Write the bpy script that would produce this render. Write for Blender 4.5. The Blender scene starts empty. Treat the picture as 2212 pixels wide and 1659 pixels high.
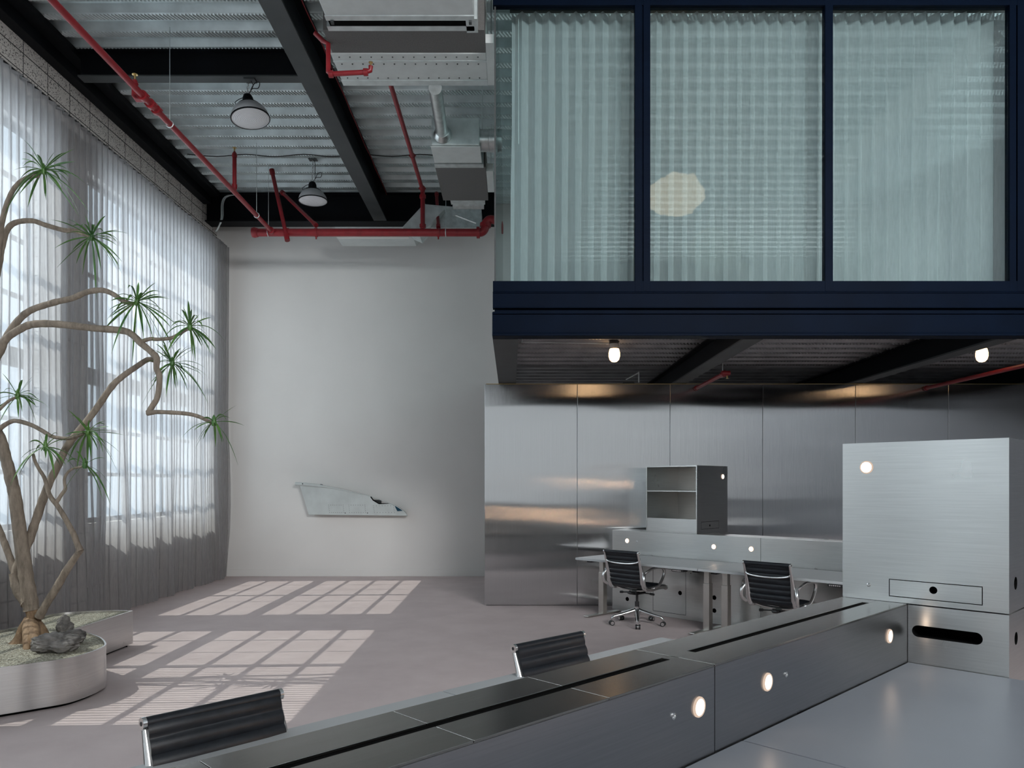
import bpy, bmesh, math, random
from mathutils import Vector, Matrix, noise

random.seed(7)
C = bpy.context.scene.collection
S = bpy.context.scene
PI = math.pi

# ---------------------------------------------------------------- camera, world, sun, exposure
F, H0, CX, HY = 1640.0, 1.60, 1106.0, 1045.0       # focal length in pixels of a 2212 px wide frame, eye height
cam_d = bpy.data.cameras.new('camera')
cam = bpy.data.objects.new('camera', cam_d); C.objects.link(cam)
cam.location = (0, 0, H0); cam.rotation_euler = (PI / 2, 0, 0)
cam_d.sensor_fit = 'HORIZONTAL'; cam_d.sensor_width = 36.0
cam_d.lens = F / 2212.0 * 36.0
cam_d.shift_y = (HY - 829.5) / 2212.0
cam_d.clip_start = 0.02; cam_d.clip_end = 200
S.camera = cam

S.view_settings.view_transform = 'Standard'
S.view_settings.look = 'None'
S.view_settings.gamma = 1.0
S.view_settings.use_curve_mapping = False
S.view_settings.exposure = 0.18
S.cycles.use_denoising = True
S.cycles.max_bounces = 10
S.cycles.diffuse_bounces = 5
S.cycles.glossy_bounces = 5
S.cycles.transparent_max_bounces = 16
S.cycles.caustics_reflective = False
S.cycles.caustics_refractive = False
S.cycles.sample_clamp_indirect = 4.0

world = bpy.data.worlds.new('sky'); S.world = world; world.use_nodes = True
wn = world.node_tree; wn.nodes.clear()
w_out = wn.nodes.new('ShaderNodeOutputWorld'); w_bg = wn.nodes.new('ShaderNodeBackground')
w_bg.inputs[0].default_value = (0.74, 0.86, 1.0, 1); w_bg.inputs[1].default_value = 1.25
wn.links.new(w_bg.outputs[0], w_out.inputs[0])

def lamp(name, kind, energy, color, loc, direction, size=None, size_y=None, spread=None):
    d = bpy.data.lights.new(name, kind); d.energy = energy; d.color = color
    o = bpy.data.objects.new(name, d); C.objects.link(o); o.location = loc
    o.rotation_euler = Vector(direction).to_track_quat('-Z', 'Y').to_euler()
    if kind == 'AREA':
        d.shape = 'RECTANGLE'; d.size = size; d.size_y = size_y
        if spread: d.spread = spread
    return o

SUN_DIR = Vector((1.0, 0.04, -1.41)).normalized()
sun = lamp('sun', 'SUN', 5.6, (1.0, 0.95, 0.88), (-9, 6, 12), SUN_DIR); sun.data.angle = 0.004
# fill panels added behind the camera and inside the upper room; no windows modelled there
lamp('rear_low_fill', 'AREA', 42, (0.90, 0.96, 1.0), (1.2, -3.38, 2.8), (0, 1, -0.02), 12.0, 3.4)  # added fill; reads as a bright band in the steel wall
lamp('rear_high_fill', 'AREA', 540, (0.97, 0.985, 1.0), (3.9, -3.38, 5.35), (-.06, 1, -0.12), 6.8, 1.3, spread=2.1)  # added fill, set high where neither steel wall nor glass mirrors it
lamp('mezzanine_fill', 'AREA', 58, (0.90, 0.97, 1.0), (7.3, 9.8, 5.0), (-1, -0.35, 0), 4.0, 2.2)  # added fill to brighten the upper room and its curtain
for _y in (-1.1, 2.4, 6.6, 10.8):
    lamp('window_bay_daylight', 'AREA', 150, (0.86, 0.93, 1.0), (-5.75, _y, 3.3), (1, 0, -0.1), 3.2, 4.0)

# ---------------------------------------------------------------- pixel helpers (frame 2212 x 1659)
def ray(px, py): return Vector(((px - CX) / F, 1.0, (HY - py) / F))
def at(px, py, Y): return Vector((0, 0, H0)) + ray(px, py) * Y
def onz(px, py, z):
    r = ray(px, py); return Vector((0, 0, H0)) + r * ((z - H0) / r.z)
def onplane(px, py, p, n):
    r = ray(px, py); o = Vector((0, 0, H0)); return o + r * ((p - o).dot(n) / r.dot(n))

# ---------------------------------------------------------------- materials
def nodes_mat(name):
    m = bpy.data.materials.new(name); m.use_nodes = True
    nt = m.node_tree; b = nt.nodes['Principled BSDF']
    return m, nt, b
def mapped(nt, scale, coord='Object'):
    tc = nt.nodes.new('ShaderNodeTexCoord'); mp = nt.nodes.new('ShaderNodeMapping')
    mp.inputs['Scale'].default_value = scale
    nt.links.new(tc.outputs[coord], mp.inputs[0]); return mp.outputs[0]
def noise_node(nt, vec, scale=1.0, detail=2.0, rough=0.5):
    n = nt.nodes.new('ShaderNodeTexNoise'); n.inputs['Scale'].default_value = scale
    n.inputs['Detail'].default_value = detail; n.inputs['Roughness'].default_value = rough
    nt.links.new(vec, n.inputs['Vector']); return n.outputs['Fac']
def ramp(nt, fac, a, b, p0=0.3, p1=0.7):
    r = nt.nodes.new('ShaderNodeValToRGB')
    r.color_ramp.elements[0].position = p0; r.color_ramp.elements[1].position = p1
    r.color_ramp.elements[0].color = (*a, 1); r.color_ramp.elements[1].color = (*b, 1)
    nt.links.new(fac, r.inputs[0]); return r.outputs[0]
def rangev(nt, fac, a, b):
    r = nt.nodes.new('ShaderNodeMapRange'); r.inputs['To Min'].default_value = a; r.inputs['To Max'].default_value = b
    nt.links.new(fac, r.inputs[0]); return r.outputs[0]
def bump(nt, b, fac, strength, dist=0.01, prev=None):
    n = nt.nodes.new('ShaderNodeBump'); n.inputs['Strength'].default_value = strength; n.inputs['Distance'].default_value = dist
    nt.links.new(fac, n.inputs['Height'])
    if prev is not None: nt.links.new(prev, n.inputs['Normal'])
    nt.links.new(n.outputs[0], b.inputs['Normal']); return n.outputs[0]

def plain(name, col, rough=0.5, metal=0.0, nscale=6.0, var=0.12, bstr=0.05, bscale=60.0, spec=0.5, coat=0.0):
    m, nt, b = nodes_mat(name)
    v = mapped(nt, (1, 1, 1))
    f = noise_node(nt, v, nscale, 3)
    lo = tuple(c * (1 - var) for c in col); hi = tuple(min(1, c * (1 + var)) for c in col)
    nt.links.new(ramp(nt, f, lo, hi), b.inputs['Base Color'])
    b.inputs['Roughness'].default_value = rough; b.inputs['Metallic'].default_value = metal
    b.inputs['Specular IOR Level'].default_value = spec; b.inputs['Coat Weight'].default_value = coat
    if bstr: bump(nt, b, noise_node(nt, v, bscale, 2), bstr, 0.002)
    return m

def steel(name, col, rough, stretch, wave=None, rvar=0.08, grain=0.02, aniso=0.0, tan_axis='Z', arot=0.0):
    """brushed stainless; stretch = mapping scale, small along the brushing"""
    m, nt, b = nodes_mat(name)
    v = mapped(nt, stretch)
    f = noise_node(nt, v, 1.0, 3, 0.6)
    cloud = noise_node(nt, mapped(nt, (1, 1, 1)), 2.3, 3, 0.55)
    lo = tuple(c * 0.93 for c in col); hi = tuple(min(1, c * 1.05) for c in col)
    nt.links.new(ramp(nt, f, lo, hi), b.inputs['Base Color'])
    b.inputs['Metallic'].default_value = 1.0
    nt.links.new(rangev(nt, cloud, rough - rvar, rough + rvar), b.inputs['Roughness'])
    nrm = None
    if wave:
        w = noise_node(nt, mapped(nt, wave[0]), 1.0, 1, 0.4)
        nrm = bump(nt, b, w, wave[1], wave[2])
    if grain: bump(nt, b, f, grain, 0.002, nrm)
    if aniso:
        b.inputs['Anisotropic'].default_value = aniso; b.inputs['Anisotropic Rotation'].default_value = arot
        t = nt.nodes.new('ShaderNodeTangent'); t.direction_type = 'RADIAL'; t.axis = tan_axis
        nt.links.new(t.outputs[0], b.inputs['Tangent'])
    return m

def emit(name, col, strength, rim=None):
    m = bpy.data.materials.new(name); m.use_nodes = True; nt = m.node_tree; nt.nodes.clear()
    o = nt.nodes.new('ShaderNodeOutputMaterial'); e = nt.nodes.new('ShaderNodeEmission')
    e.inputs[0].default_value = (*col, 1); e.inputs[1].default_value = strength
    nt.links.new(e.outputs[0], o.inputs[0]); return m

def glass(name, tint, ior=1.45, rough=0.0):
    m = bpy.data.materials.new(name); m.use_nodes = True; nt = m.node_tree; nt.nodes.clear()
    o = nt.nodes.new('ShaderNodeOutputMaterial'); t = nt.nodes.new('ShaderNodeBsdfTransparent'); g = nt.nodes.new('ShaderNodeBsdfGlossy')
    fr = nt.nodes.new('ShaderNodeFresnel'); mx = nt.nodes.new('ShaderNodeMixShader')
    t.inputs[0].default_value = (*tint, 1); g.inputs['Roughness'].default_value = rough; 
    gm = nt.nodes.new('ShaderNodeNewGeometry'); ir = nt.nodes.new('ShaderNodeMapRange')   # same reflectance on both faces of the sheet
    ir.inputs['To Min'].default_value = ior; ir.inputs['To Max'].default_value = 1 / ior
    nt.links.new(gm.outputs['Backfacing'], ir.inputs[0]); nt.links.new(ir.outputs[0], fr.inputs[0])
    nt.links.new(fr.outputs[0], mx.inputs[0]); nt.links.new(t.outputs[0], mx.inputs[1]); nt.links.new(g.outputs[0], mx.inputs[2])
    nt.links.new(mx.outputs[0], o.inputs[0]); return m

def sheer(name, col, opacity, trans=0.5):
    m = bpy.data.materials.new(name); m.use_nodes = True; nt = m.node_tree; nt.nodes.clear()
    o = nt.nodes.new('ShaderNodeOutputMaterial'); t = nt.nodes.new('ShaderNodeBsdfTransparent')
    d = nt.nodes.new('ShaderNodeBsdfDiffuse'); l = nt.nodes.new('ShaderNodeBsdfTranslucent')
    a = nt.nodes.new('ShaderNodeMixShader'); b = nt.nodes.new('ShaderNodeMixShader')
    f = noise_node(nt, mapped(nt, (60, 60, 9)), 1.0, 2)
    c = ramp(nt, f, tuple(x * 0.93 for x in col), col)
    nt.links.new(c, d.inputs[0]); nt.links.new(c, l.inputs[0])
    a.inputs[0].default_value = trans
    nt.links.new(d.outputs[0], a.inputs[1]); nt.links.new(l.outputs[0], a.inputs[2])
    nt.links.new(rangev(nt, f, opacity - 0.05, opacity + 0.05), b.inputs[0])
    nt.links.new(t.outputs[0], b.inputs[1]); nt.links.new(a.outputs[0], b.inputs[2])
    nt.links.new(b.outputs[0], o.inputs[0]); return m

M = {}
M['white_wall'] = plain('white_wall', (0.77, 0.755, 0.73), 0.85, var=0.02, nscale=1.5, bstr=0.03, bscale=300)
M['grey_wall'] = plain('grey_plaster', (0.30, 0.32, 0.35), 0.85, var=0.03, nscale=1.5)
M['black_steel'] = plain('black_steel', (0.004, 0.005, 0.007), 0.6, spec=0.15, var=0.2, nscale=3, bstr=0.04, bscale=80)
M['grey_flange'] = plain('charcoal_steel', (0.045, 0.05, 0.052), 0.6, var=0.15, nscale=3, bstr=0.05, bscale=60)
M['navy_steel'] = plain('navy_steel', (0.0015, 0.005, 0.014), 0.55, spec=0.04, var=0.15, nscale=3, bstr=0.03, bscale=30)
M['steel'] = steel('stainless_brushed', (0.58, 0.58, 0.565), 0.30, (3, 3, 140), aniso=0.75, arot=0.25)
M['steel_shaded'] = steel('stainless_shaded', (0.40, 0.40, 0.41), 0.30, (3, 3, 140), aniso=0.75, arot=0.25)  # same stainless, the dark surroundings it mirrors put into its colour
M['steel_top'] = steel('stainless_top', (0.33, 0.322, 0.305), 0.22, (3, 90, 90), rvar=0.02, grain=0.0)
M['steel_wall'] = steel('stainless_wall_sheet', (0.58, 0.59, 0.60), 0.14, (600, 600, 1.2), wave=((0.45, 0.45, 2.6), 0.6, 0.012), rvar=0.01, grain=0.2, aniso=0.98)
M['planter_steel'] = steel('planter_steel', (0.62, 0.61, 0.60), 0.27, (2, 2, 120), rvar=0.015, grain=0.0, aniso=0.8, arot=0.25)
M['alu'] = plain('polished_aluminium', (0.72, 0.72, 0.72), 0.22, 1.0, var=0.05, bstr=0.02)
M['leg_metal'] = plain('nickel_leg_metal', (0.56, 0.54, 0.51), 0.35, 1.0, var=0.06, bstr=0.02)
M['leather'] = plain('black_leather', (0.009, 0.011, 0.015), 0.40, var=0.3, nscale=40, bstr=0.15, bscale=260, spec=0.38)
M['black_plastic'] = plain('black_plastic', (0.012, 0.012, 0.013), 0.45, var=0.1, bstr=0.03)
M['void'] = plain('dark_recess', (0.004, 0.004, 0.004), 0.9, var=0.1, bstr=0, spec=0.05)  # near-black so slots, holes and gaps look deeply shaded; also plinth, wing rim
M['red'] = plain('red_pipe_paint', (0.25, 0.014, 0.020), 0.40, var=0.15, nscale=12, bstr=0.06)
M['brass'] = plain('brass', (0.55, 0.40, 0.18), 0.35, 1.0, var=0.1)
M['galv'] = plain('galvanised_sheet', (0.62, 0.67, 0.67), 0.45, 0.6, var=0.12, nscale=9, bstr=0.06, bscale=25)
M['galv_shiny'] = plain('spiral_duct_metal', (0.60, 0.63, 0.63), 0.28, 0.95, var=0.15, nscale=14, bstr=0.08, bscale=20)
M['board'] = plain('duct_insulation_board', (0.60, 0.63, 0.62), 0.7, 0.1, var=0.05, nscale=7, bstr=0.04)
M['canvas'] = plain('duct_flexible_canvas', (0.13, 0.125, 0.12), 0.9, var=0.12, nscale=90, bstr=0.1, bscale=200)
M['desk'] = plain('blue_grey_laminate', (0.235, 0.255, 0.285), 0.34, var=0.02, bstr=0.02, bscale=300, spec=0.6)
M['desk_light'] = plain('light_grey_laminate', (0.40, 0.42, 0.43), 0.4, var=0.02, bstr=0.02, bscale=300)
M['rubber'] = plain('black_cable', (0.01, 0.01, 0.01), 0.5, bstr=0)
M['rock'] = plain('dark_volcanic_rock', (0.17, 0.16, 0.15), 0.85, var=0.6, nscale=14, bstr=0.9, bscale=45)
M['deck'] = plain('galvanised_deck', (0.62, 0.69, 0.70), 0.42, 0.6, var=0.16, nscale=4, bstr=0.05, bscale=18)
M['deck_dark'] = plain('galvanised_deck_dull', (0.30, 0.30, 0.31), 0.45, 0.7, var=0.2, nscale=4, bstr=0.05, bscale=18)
M['lamp_glow'] = emit('warm_disc_glow', (1.0, 0.76, 0.58), 12.0)
M['lamp_glow_bright'] = emit('warm_disc_glow_full', (1.0, 0.62, 0.36), 70.0)
M['lamp_rim'] = emit('warm_disc_rim', (1.0, 0.76, 0.60), 0.62)
M['bulb_glow'] = emit('warm_bulb_glow', (1.0, 0.62, 0.32), 5.0)
M['white_ceramic'] = plain('white_ceramic', (0.6, 0.6, 0.58), 0.4, bstr=0)
M['mezz_glass'] = glass('green_tinted_glass', (0.85, 0.925, 0.925), 1.36)
M['window_glass'] = glass('window_glass', (0.92, 0.95, 0.95))
M['sheer'] = sheer('grey_white_sheer', (0.55, 0.54, 0.545), 0.64, 0.66)
M['sheer2'] = sheer('pale_sheer', (0.72, 0.70, 0.705), 0.85, 0.35)
M['lantern'] = emit('paper_lantern_glow', (1.0, 0.72, 0.48), 1.5)
M['wing'] = plain('weathered_wing_paint', (0.57, 0.61, 0.60), 0.5, var=0.08, nscale=5, bstr=0.06)
M['wing_blue'] = plain('deep_blue_lens', (0.004, 0.05, 0.09), 0.2, bstr=0)
M['cream'] = plain('cream_upholstery', (0.62, 0.62, 0.48), 0.8, var=0.05)

def carpet():
    m, nt, b = nodes_mat('pink_grey_carpet')
    v = mapped(nt, (1, 1, 1))
    f1 = noise_node(nt, v, 2.2, 4, 0.65); f2 = noise_node(nt, v, 420, 2)
    c1 = ramp(nt, f1, (0.69, 0.585, 0.575), (0.79, 0.68, 0.665), 0.25, 0.75)
    mx = nt.nodes.new('ShaderNodeMix'); mx.data_type = 'RGBA'; mx.blend_type = 'MULTIPLY'; mx.inputs[0].default_value = 0.5
    nt.links.new(c1, mx.inputs[6]); nt.links.new(ramp(nt, f2, (0.6, 0.6, 0.6), (1, 1, 1)), mx.inputs[7])
    nt.links.new(mx.outputs[2], b.inputs['Base Color'])
    b.inputs['Roughness'].default_value = 0.98; b.inputs['Specular IOR Level'].default_value = 0.1
    bump(nt, b, f2, 0.5, 0.004); return m
M['carpet'] = carpet()

def block():
    m, nt, b = nodes_mat('speckled_concrete_block')
    tc = nt.nodes.new('ShaderNodeTexCoord'); sp = nt.nodes.new('ShaderNodeSeparateXYZ'); cb = nt.nodes.new('ShaderNodeCombineXYZ')
    nt.links.new(tc.outputs['Object'], sp.inputs[0]); nt.links.new(sp.outputs[1], cb.inputs[0]); nt.links.new(sp.outputs[2], cb.inputs[1])
    br = nt.nodes.new('ShaderNodeTexBrick'); nt.links.new(cb.outputs[0], br.inputs['Vector'])
    br.inputs['Scale'].default_value = 1.0; br.inputs['Mortar Size'].default_value = 0.006; br.offset = 0.0
    br.inputs['Brick Width'].default_value = 0.417; br.inputs['Row Height'].default_value = 0.203
    br.inputs['Color1'].default_value = (0.76, 0.72, 0.68, 1); br.inputs['Color2'].default_value = (0.71, 0.67, 0.63, 1)
    br.inputs['Mortar'].default_value = (0.05, 0.048, 0.045, 1)
    sp2 = noise_node(nt, tc.outputs['Object'], 75, 2)
    mx = nt.nodes.new('ShaderNodeMix'); mx.data_type = 'RGBA'; mx.blend_type = 'MULTIPLY'; mx.inputs[0].default_value = 1
    nt.links.new(br.outputs['Color'], mx.inputs[6]); nt.links.new(ramp(nt, sp2, (0.12, 0.11, 0.11), (1, 1, 1), 0.36, 0.44), mx.inputs[7])
    nt.links.new(mx.outputs[2], b.inputs['Base Color']); b.inputs['Roughness'].default_value = 0.9
    bump(nt, b, sp2, 0.4, 0.004); return m
M['block'] = block()

def gravel():
    m, nt, b = nodes_mat('pale_gravel')
    v = mapped(nt, (1, 1, 1))
    vo = nt.nodes.new('ShaderNodeTexVoronoi'); vo.inputs['Scale'].default_value = 95; nt.links.new(v, vo.inputs['Vector'])
    r = nt.nodes.new('ShaderNodeValToRGB'); e = r.color_ramp.elements
    e[0].position = 0; e[0].color = (0.16, 0.14, 0.10, 1); e[1].position = 1; e[1].color = (0.62, 0.60, 0.50, 1)
    k = r.color_ramp.elements.new(0.5); k.color = (0.42, 0.40, 0.31, 1)
    sp = nt.nodes.new('ShaderNodeSeparateXYZ'); nt.links.new(vo.outputs['Color'], sp.inputs[0]); nt.links.new(sp.outputs[0], r.inputs[0])
    nt.links.new(r.outputs[0], b.inputs['Base Color']); b.inputs['Roughness'].default_value = 0.8
    inv = nt.nodes.new('ShaderNodeMath'); inv.operation = 'SUBTRACT'; inv.inputs[0].default_value = 1; nt.links.new(vo.outputs['Distance'], inv.inputs[1])
    bump(nt, b, inv.outputs[0], 0.9, 0.012); return m
M['gravel'] = gravel()

def bark(name, a, c):
    m, nt, b = nodes_mat(name)
    v = mapped(nt, (30, 30, 7)); f = noise_node(nt, v, 1.0, 4, 0.65)
    nt.links.new(ramp(nt, f, a, c), b.inputs['Base Color']); b.inputs['Roughness'].default_value = 0.8
    rings = noise_node(nt, mapped(nt, (8, 8, 95)), 1.0, 2)
    bump(nt, b, rings, 0.5, 0.004, bump(nt, b, f, 0.6, 0.006)); return m
M['bark'] = bark('pale_bark', (0.16, 0.13, 0.10), (0.34, 0.28, 0.22))
M['bark_root'] = bark('warm_root_bark', (0.17, 0.105, 0.06), (0.40, 0.27, 0.16))
def leaf():
    m, nt, b = nodes_mat('strap_leaf')
    f = noise_node(nt, mapped(nt, (6, 6, 6)), 1.0, 2)
    nt.links.new(ramp(nt, f, (0.035, 0.115, 0.030), (0.13, 0.27, 0.06)), b.inputs['Base Color'])
    b.inputs['Roughness'].default_value = 0.4; return m
M['leaf'] = leaf()

# ---------------------------------------------------------------- objects
MATR = {}
def thing(name, label=None, cat=None, loc=(0, 0, 0), rz=0.0, group=None, kind=None):
    o = bpy.data.objects.new(name, None); C.objects.link(o); o.empty_display_size = 0.1
    o.location = loc; o.rotation_euler = (0, 0, rz)
    MATR[o.name] = Matrix.Translation(Vector(loc)) @ Matrix.Rotation(rz, 4, 'Z')
    tag(o, label, cat, group, kind); return o
def tag(o, label=None, cat=None, group=None, kind=None):
    if label: o['label'] = label
    if cat: o['category'] = cat
    if group: o['group'] = group
    if kind: o['kind'] = kind
    return o
def obj(name, bm, mat, parent=None, world=False, smooth=False, bevel=0.0, recalc=True):
    """link a bmesh as one object; world=True: its verts are in world space and are moved into the parent's frame"""
    if world and parent is not None:
        p = parent
        while p.parent is not None: p = p.parent
        bm.transform(MATR[p.name].inverted())
    if recalc: bmesh.ops.recalc_face_normals(bm, faces=bm.faces)
    me = bpy.data.meshes.new(name); bm.to_mesh(me); bm.free()
    for m in (mat if isinstance(mat, (list, tuple)) else [mat]): me.materials.append(m)
    o = bpy.data.objects.new(name, me); C.objects.link(o)
    if parent is not None: o.parent = parent
    if smooth:
        for p in me.polygons: p.use_smooth = True
        try: me.set_sharp_from_angle(angle=math.radians(40))
        except Exception: pass
    if bevel:
        md = o.modifiers.new('bevel', 'BEVEL'); md.width = bevel; md.segments = 2; md.limit_method = 'ANGLE'
    return o
def struct(name, bm, mat, parent=None, **k):
    o = obj(name, bm, mat, parent, **k)
    if parent is None: o['kind'] = 'structure'
    return o
def B(): return bmesh.new()
def box(bm, lo, hi, mi=0):
    vs = [bm.verts.new((x, y, z)) for x in (lo[0], hi[0]) for y in (lo[1], hi[1]) for z in (lo[2], hi[2])]
    for f in ((0, 1, 3, 2), (4, 6, 7, 5), (0, 4, 5, 1), (2, 3, 7, 6), (0, 2, 6, 4), (1, 5, 7, 3)):
        bm.faces.new([vs[i] for i in f]).material_index = mi
    return bm
def frame_of(d):
    d = d.normalized(); a = Vector((0, 0, 1)) if abs(d.z) < 0.95 else Vector((1, 0, 0))
    s = d.cross(a).normalized(); return s, s.cross(d).normalized()
def tube(bm, pts, r, seg=10, cap=True, sq=1.0, ref=None, mi=0):
    pts = [Vector(p) for p in pts]; n = len(pts)
    rs = r if isinstance(r, (list, tuple)) else [r] * n
    rings = []; up = None
    for i, p in enumerate(pts):
        d = (pts[min(i + 1, n - 1)] - pts[max(i - 1, 0)])
        if d.length < 1e-9: d = Vector((0, 0, 1))
        d.normalize()
        if up is None:
            s, up = frame_of(d)
            if ref is not None: up = (Vector(ref) - d * d.dot(Vector(ref))).normalized()
        up = (up - d * d.dot(up)).normalized(); s = d.cross(up).normalized()
        rings.append([bm.verts.new(p + (s * math.cos(2 * PI * k / seg) + up * math.sin(2 * PI * k / seg) * sq) * rs[i]) for k in range(seg)])
    for i in range(n - 1):
        for k in range(seg):
            f = bm.faces.new((rings[i][k], rings[i][(k + 1) % seg], rings[i + 1][(k + 1) % seg], rings[i + 1][k])); f.material_index = mi
    if cap:
        bm.faces.new(rings[0][::-1]).material_index = mi; bm.faces.new(rings[-1]).material_index = mi
    return bm
def cyl(bm, a, b, r, seg=16, r2=None, mi=0): return tube(bm, [a, b], [r, r if r2 is None else r2], seg, mi=mi)
def lathe(bm, prof, c=(0, 0, 0), axis=None, seg=28, mi=0):
    """prof = [(radius, height)]; axis = direction of height"""
    ax = Vector(axis or (0, 0, 1)).normalized(); s, t = frame_of(ax); c = Vector(c); rings = []
    for (r, h) in prof:
        if r < 1e-6: rings.append([bm.verts.new(c + ax * h)])
        else: rings.append([bm.verts.new(c + ax * h + (s * math.cos(2 * PI * k / seg) + t * math.sin(2 * PI * k / seg)) * r) for k in range(seg)])
    for a, b in zip(rings, rings[1:]):
        for k in range(seg):
            k2 = (k + 1) % seg
            if len(a) == 1 and len(b) == 1: continue
            if len(a) == 1: f = bm.faces.new((a[0], b[k], b[k2]))
            elif len(b) == 1: f = bm.faces.new((a[k], a[k2], b[0]))
            else: f = bm.faces.new((a[k], a[k2], b[k2], b[k]))
            f.material_index = mi
    return bm
def prism(bm, poly, off, mi=0):
    """polygon (3D points) extruded by the vector off"""
    off = Vector(off); a = [bm.verts.new(p) for p in poly]; b = [bm.verts.new(Vector(p) + off) for p in poly]
    bm.faces.new(a).material_index = mi; bm.faces.new(b[::-1]).material_index = mi
    for i in range(len(a)):
        j = (i + 1) % len(a); bm.faces.new((a[i], b[i], b[j], a[j])).material_index = mi
    return bm
def spline(pts, n=8, closed=False):
    pts = [Vector(p) for p in pts]; out = []; N = len(pts)
    rng = range(N) if closed else range(N - 1)
    for i in rng:
        if closed: p0, p1, p2, p3 = pts[i - 1], pts[i], pts[(i + 1) % N], pts[(i + 2) % N]
        else: p0, p1, p2, p3 = pts[max(i - 1, 0)], pts[i], pts[i + 1], pts[min(i + 2, N - 1)]
        for k in range(n):
            t = k / n
            out.append(0.5 * ((2 * p1) + (p2 - p0) * t + (2 * p0 - 5 * p1 + 4 * p2 - p3) * t * t + (3 * p1 - p0 - 3 * p2 + p3) * t ** 3))
    if not closed: out.append(pts[-1])
    return out
def bool_cut(o, cutters, mat):
    """cut bmesh volumes out of o; the cut walls take mat"""
    me = bpy.data.meshes.new('cut')
    big = bmesh.new()
    for c in cutters:
        t = bpy.data.meshes.new('t'); c.to_mesh(t); big.from_mesh(t); c.free(); bpy.data.meshes.remove(t)
    bmesh.ops.recalc_face_normals(big, faces=big.faces)
    big.to_mesh(me); big.free(); me.materials.append(mat)
    co = bpy.data.objects.new('cut', me); C.objects.link(co)
    sv = o.parent; o.parent = None
    md = o.modifiers.new('b', 'BOOLEAN'); md.operation = 'DIFFERENCE'; md.solver = 'EXACT'; md.object = co
    try: md.material_mode = 'TRANSFER'
    except Exception: pass
    bpy.context.view_layer.update()
    dg = bpy.context.evaluated_depsgraph_get()
    new = bpy.data.meshes.new_from_object(o.evaluated_get(dg), depsgraph=dg)
    o.modifiers.remove(md); o.data = new; o.parent = sv
    bpy.data.objects.remove(co); bpy.data.meshes.remove(me)
    return o

# ================================================================ THE HALL
XL, XR, YB, YF, ZC = -5.10, 7.5, 13.12, -3.5, 6.43
struct('floor', box(B(), (XL - 0.2, YF - .2, -0.12), (XR + .2, YB + .2, 0)), M['carpet'])
struct('wall_back', box(B(), (XL - .2, YB, 0), (XR + .2, YB + 0.2, ZC + .3)), M['white_wall'])
struct('baseboard_back', box(B(), (XL + .01, YB - 0.014, 0.001), (XR - .01, YB - 0.001, 0.115)), M['white_wall'], bevel=0.003)
struct('wall_right', box(B(), (XR, YF - .2, 0), (XR + .2, YB, ZC + .3)), M['grey_wall'])
struct('wall_front', box(B(), (XL - .2, YF - .2, 0), (XR, YF, ZC + .3)), M['white_wall'])

# left wall of concrete blocks with window openings
WIN = [(-2.75, 0.55), (0.75, 4.05), (4.88, 8.22), (9.13, 12.47)]
ZS, ZH = 1.12, 5.36
bm = B(); T = 0.20
ys = [YF - .2] + [v for w in WIN for v in w] + [YB]
box(bm, (XL - T, YF - .2, 0), (XL, YB, ZS)); box(bm, (XL - T, YF - .2, ZH), (XL, YB, ZC + .3))
for i in range(0, len(ys), 2): box(bm, (XL - T, ys[i], ZS), (XL, ys[i + 1], ZH))
struct('wall_left', bm, M['block'])
for i, (y0, y1) in enumerate(WIN):
    w = thing('window_%d' % (i + 1), loc=(XL - 0.13, y0, ZS), kind='structure')
    bm = B(); X0, X1 = XL - 0.155, XL - 0.105; g = 0.055; e = 0.004
    y0 += e; y1 -= e; zs, zh = ZS + e, ZH - e
    box(bm, (X0, y0, zs), (X1, y0 + g, zh)); box(bm, (X0, y1 - g, zs), (X1, y1, zh))
    box(bm, (X0, y0, zs), (X1, y1, zs + g)); box(bm, (X0, y0, zh - g), (X1, y1, zh))
    ym = (y0 + y1) / 2; box(bm, (X0, ym - .05, zs), (X1, ym + .05, zh))
    for z in (2.93,): box(bm, (X0, y0, z - .10), (X1, y1, z + .10))
    for z in (1.72, 2.28, 3.58, 4.18, 4.80): box(bm, (X0 + .01, y0, z - .024), (X1 - .01, y1, z + .024))
    for q in (1, 2):
        for (a, b_) in ((y0, ym), (ym, y1)):
            yy = a + (b_ - a) * q / 3; box(bm, (X0 + .015, yy - .011, zs), (X1 - .015, yy + .011, zh))
    struct('window_frame', bm, M['black_steel'], w, world=True)
    struct('window_pane', box(B(), (XL - .134, y0, zs), (XL - .130, y1, zh)), M['window_glass'], w, world=True)

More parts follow.
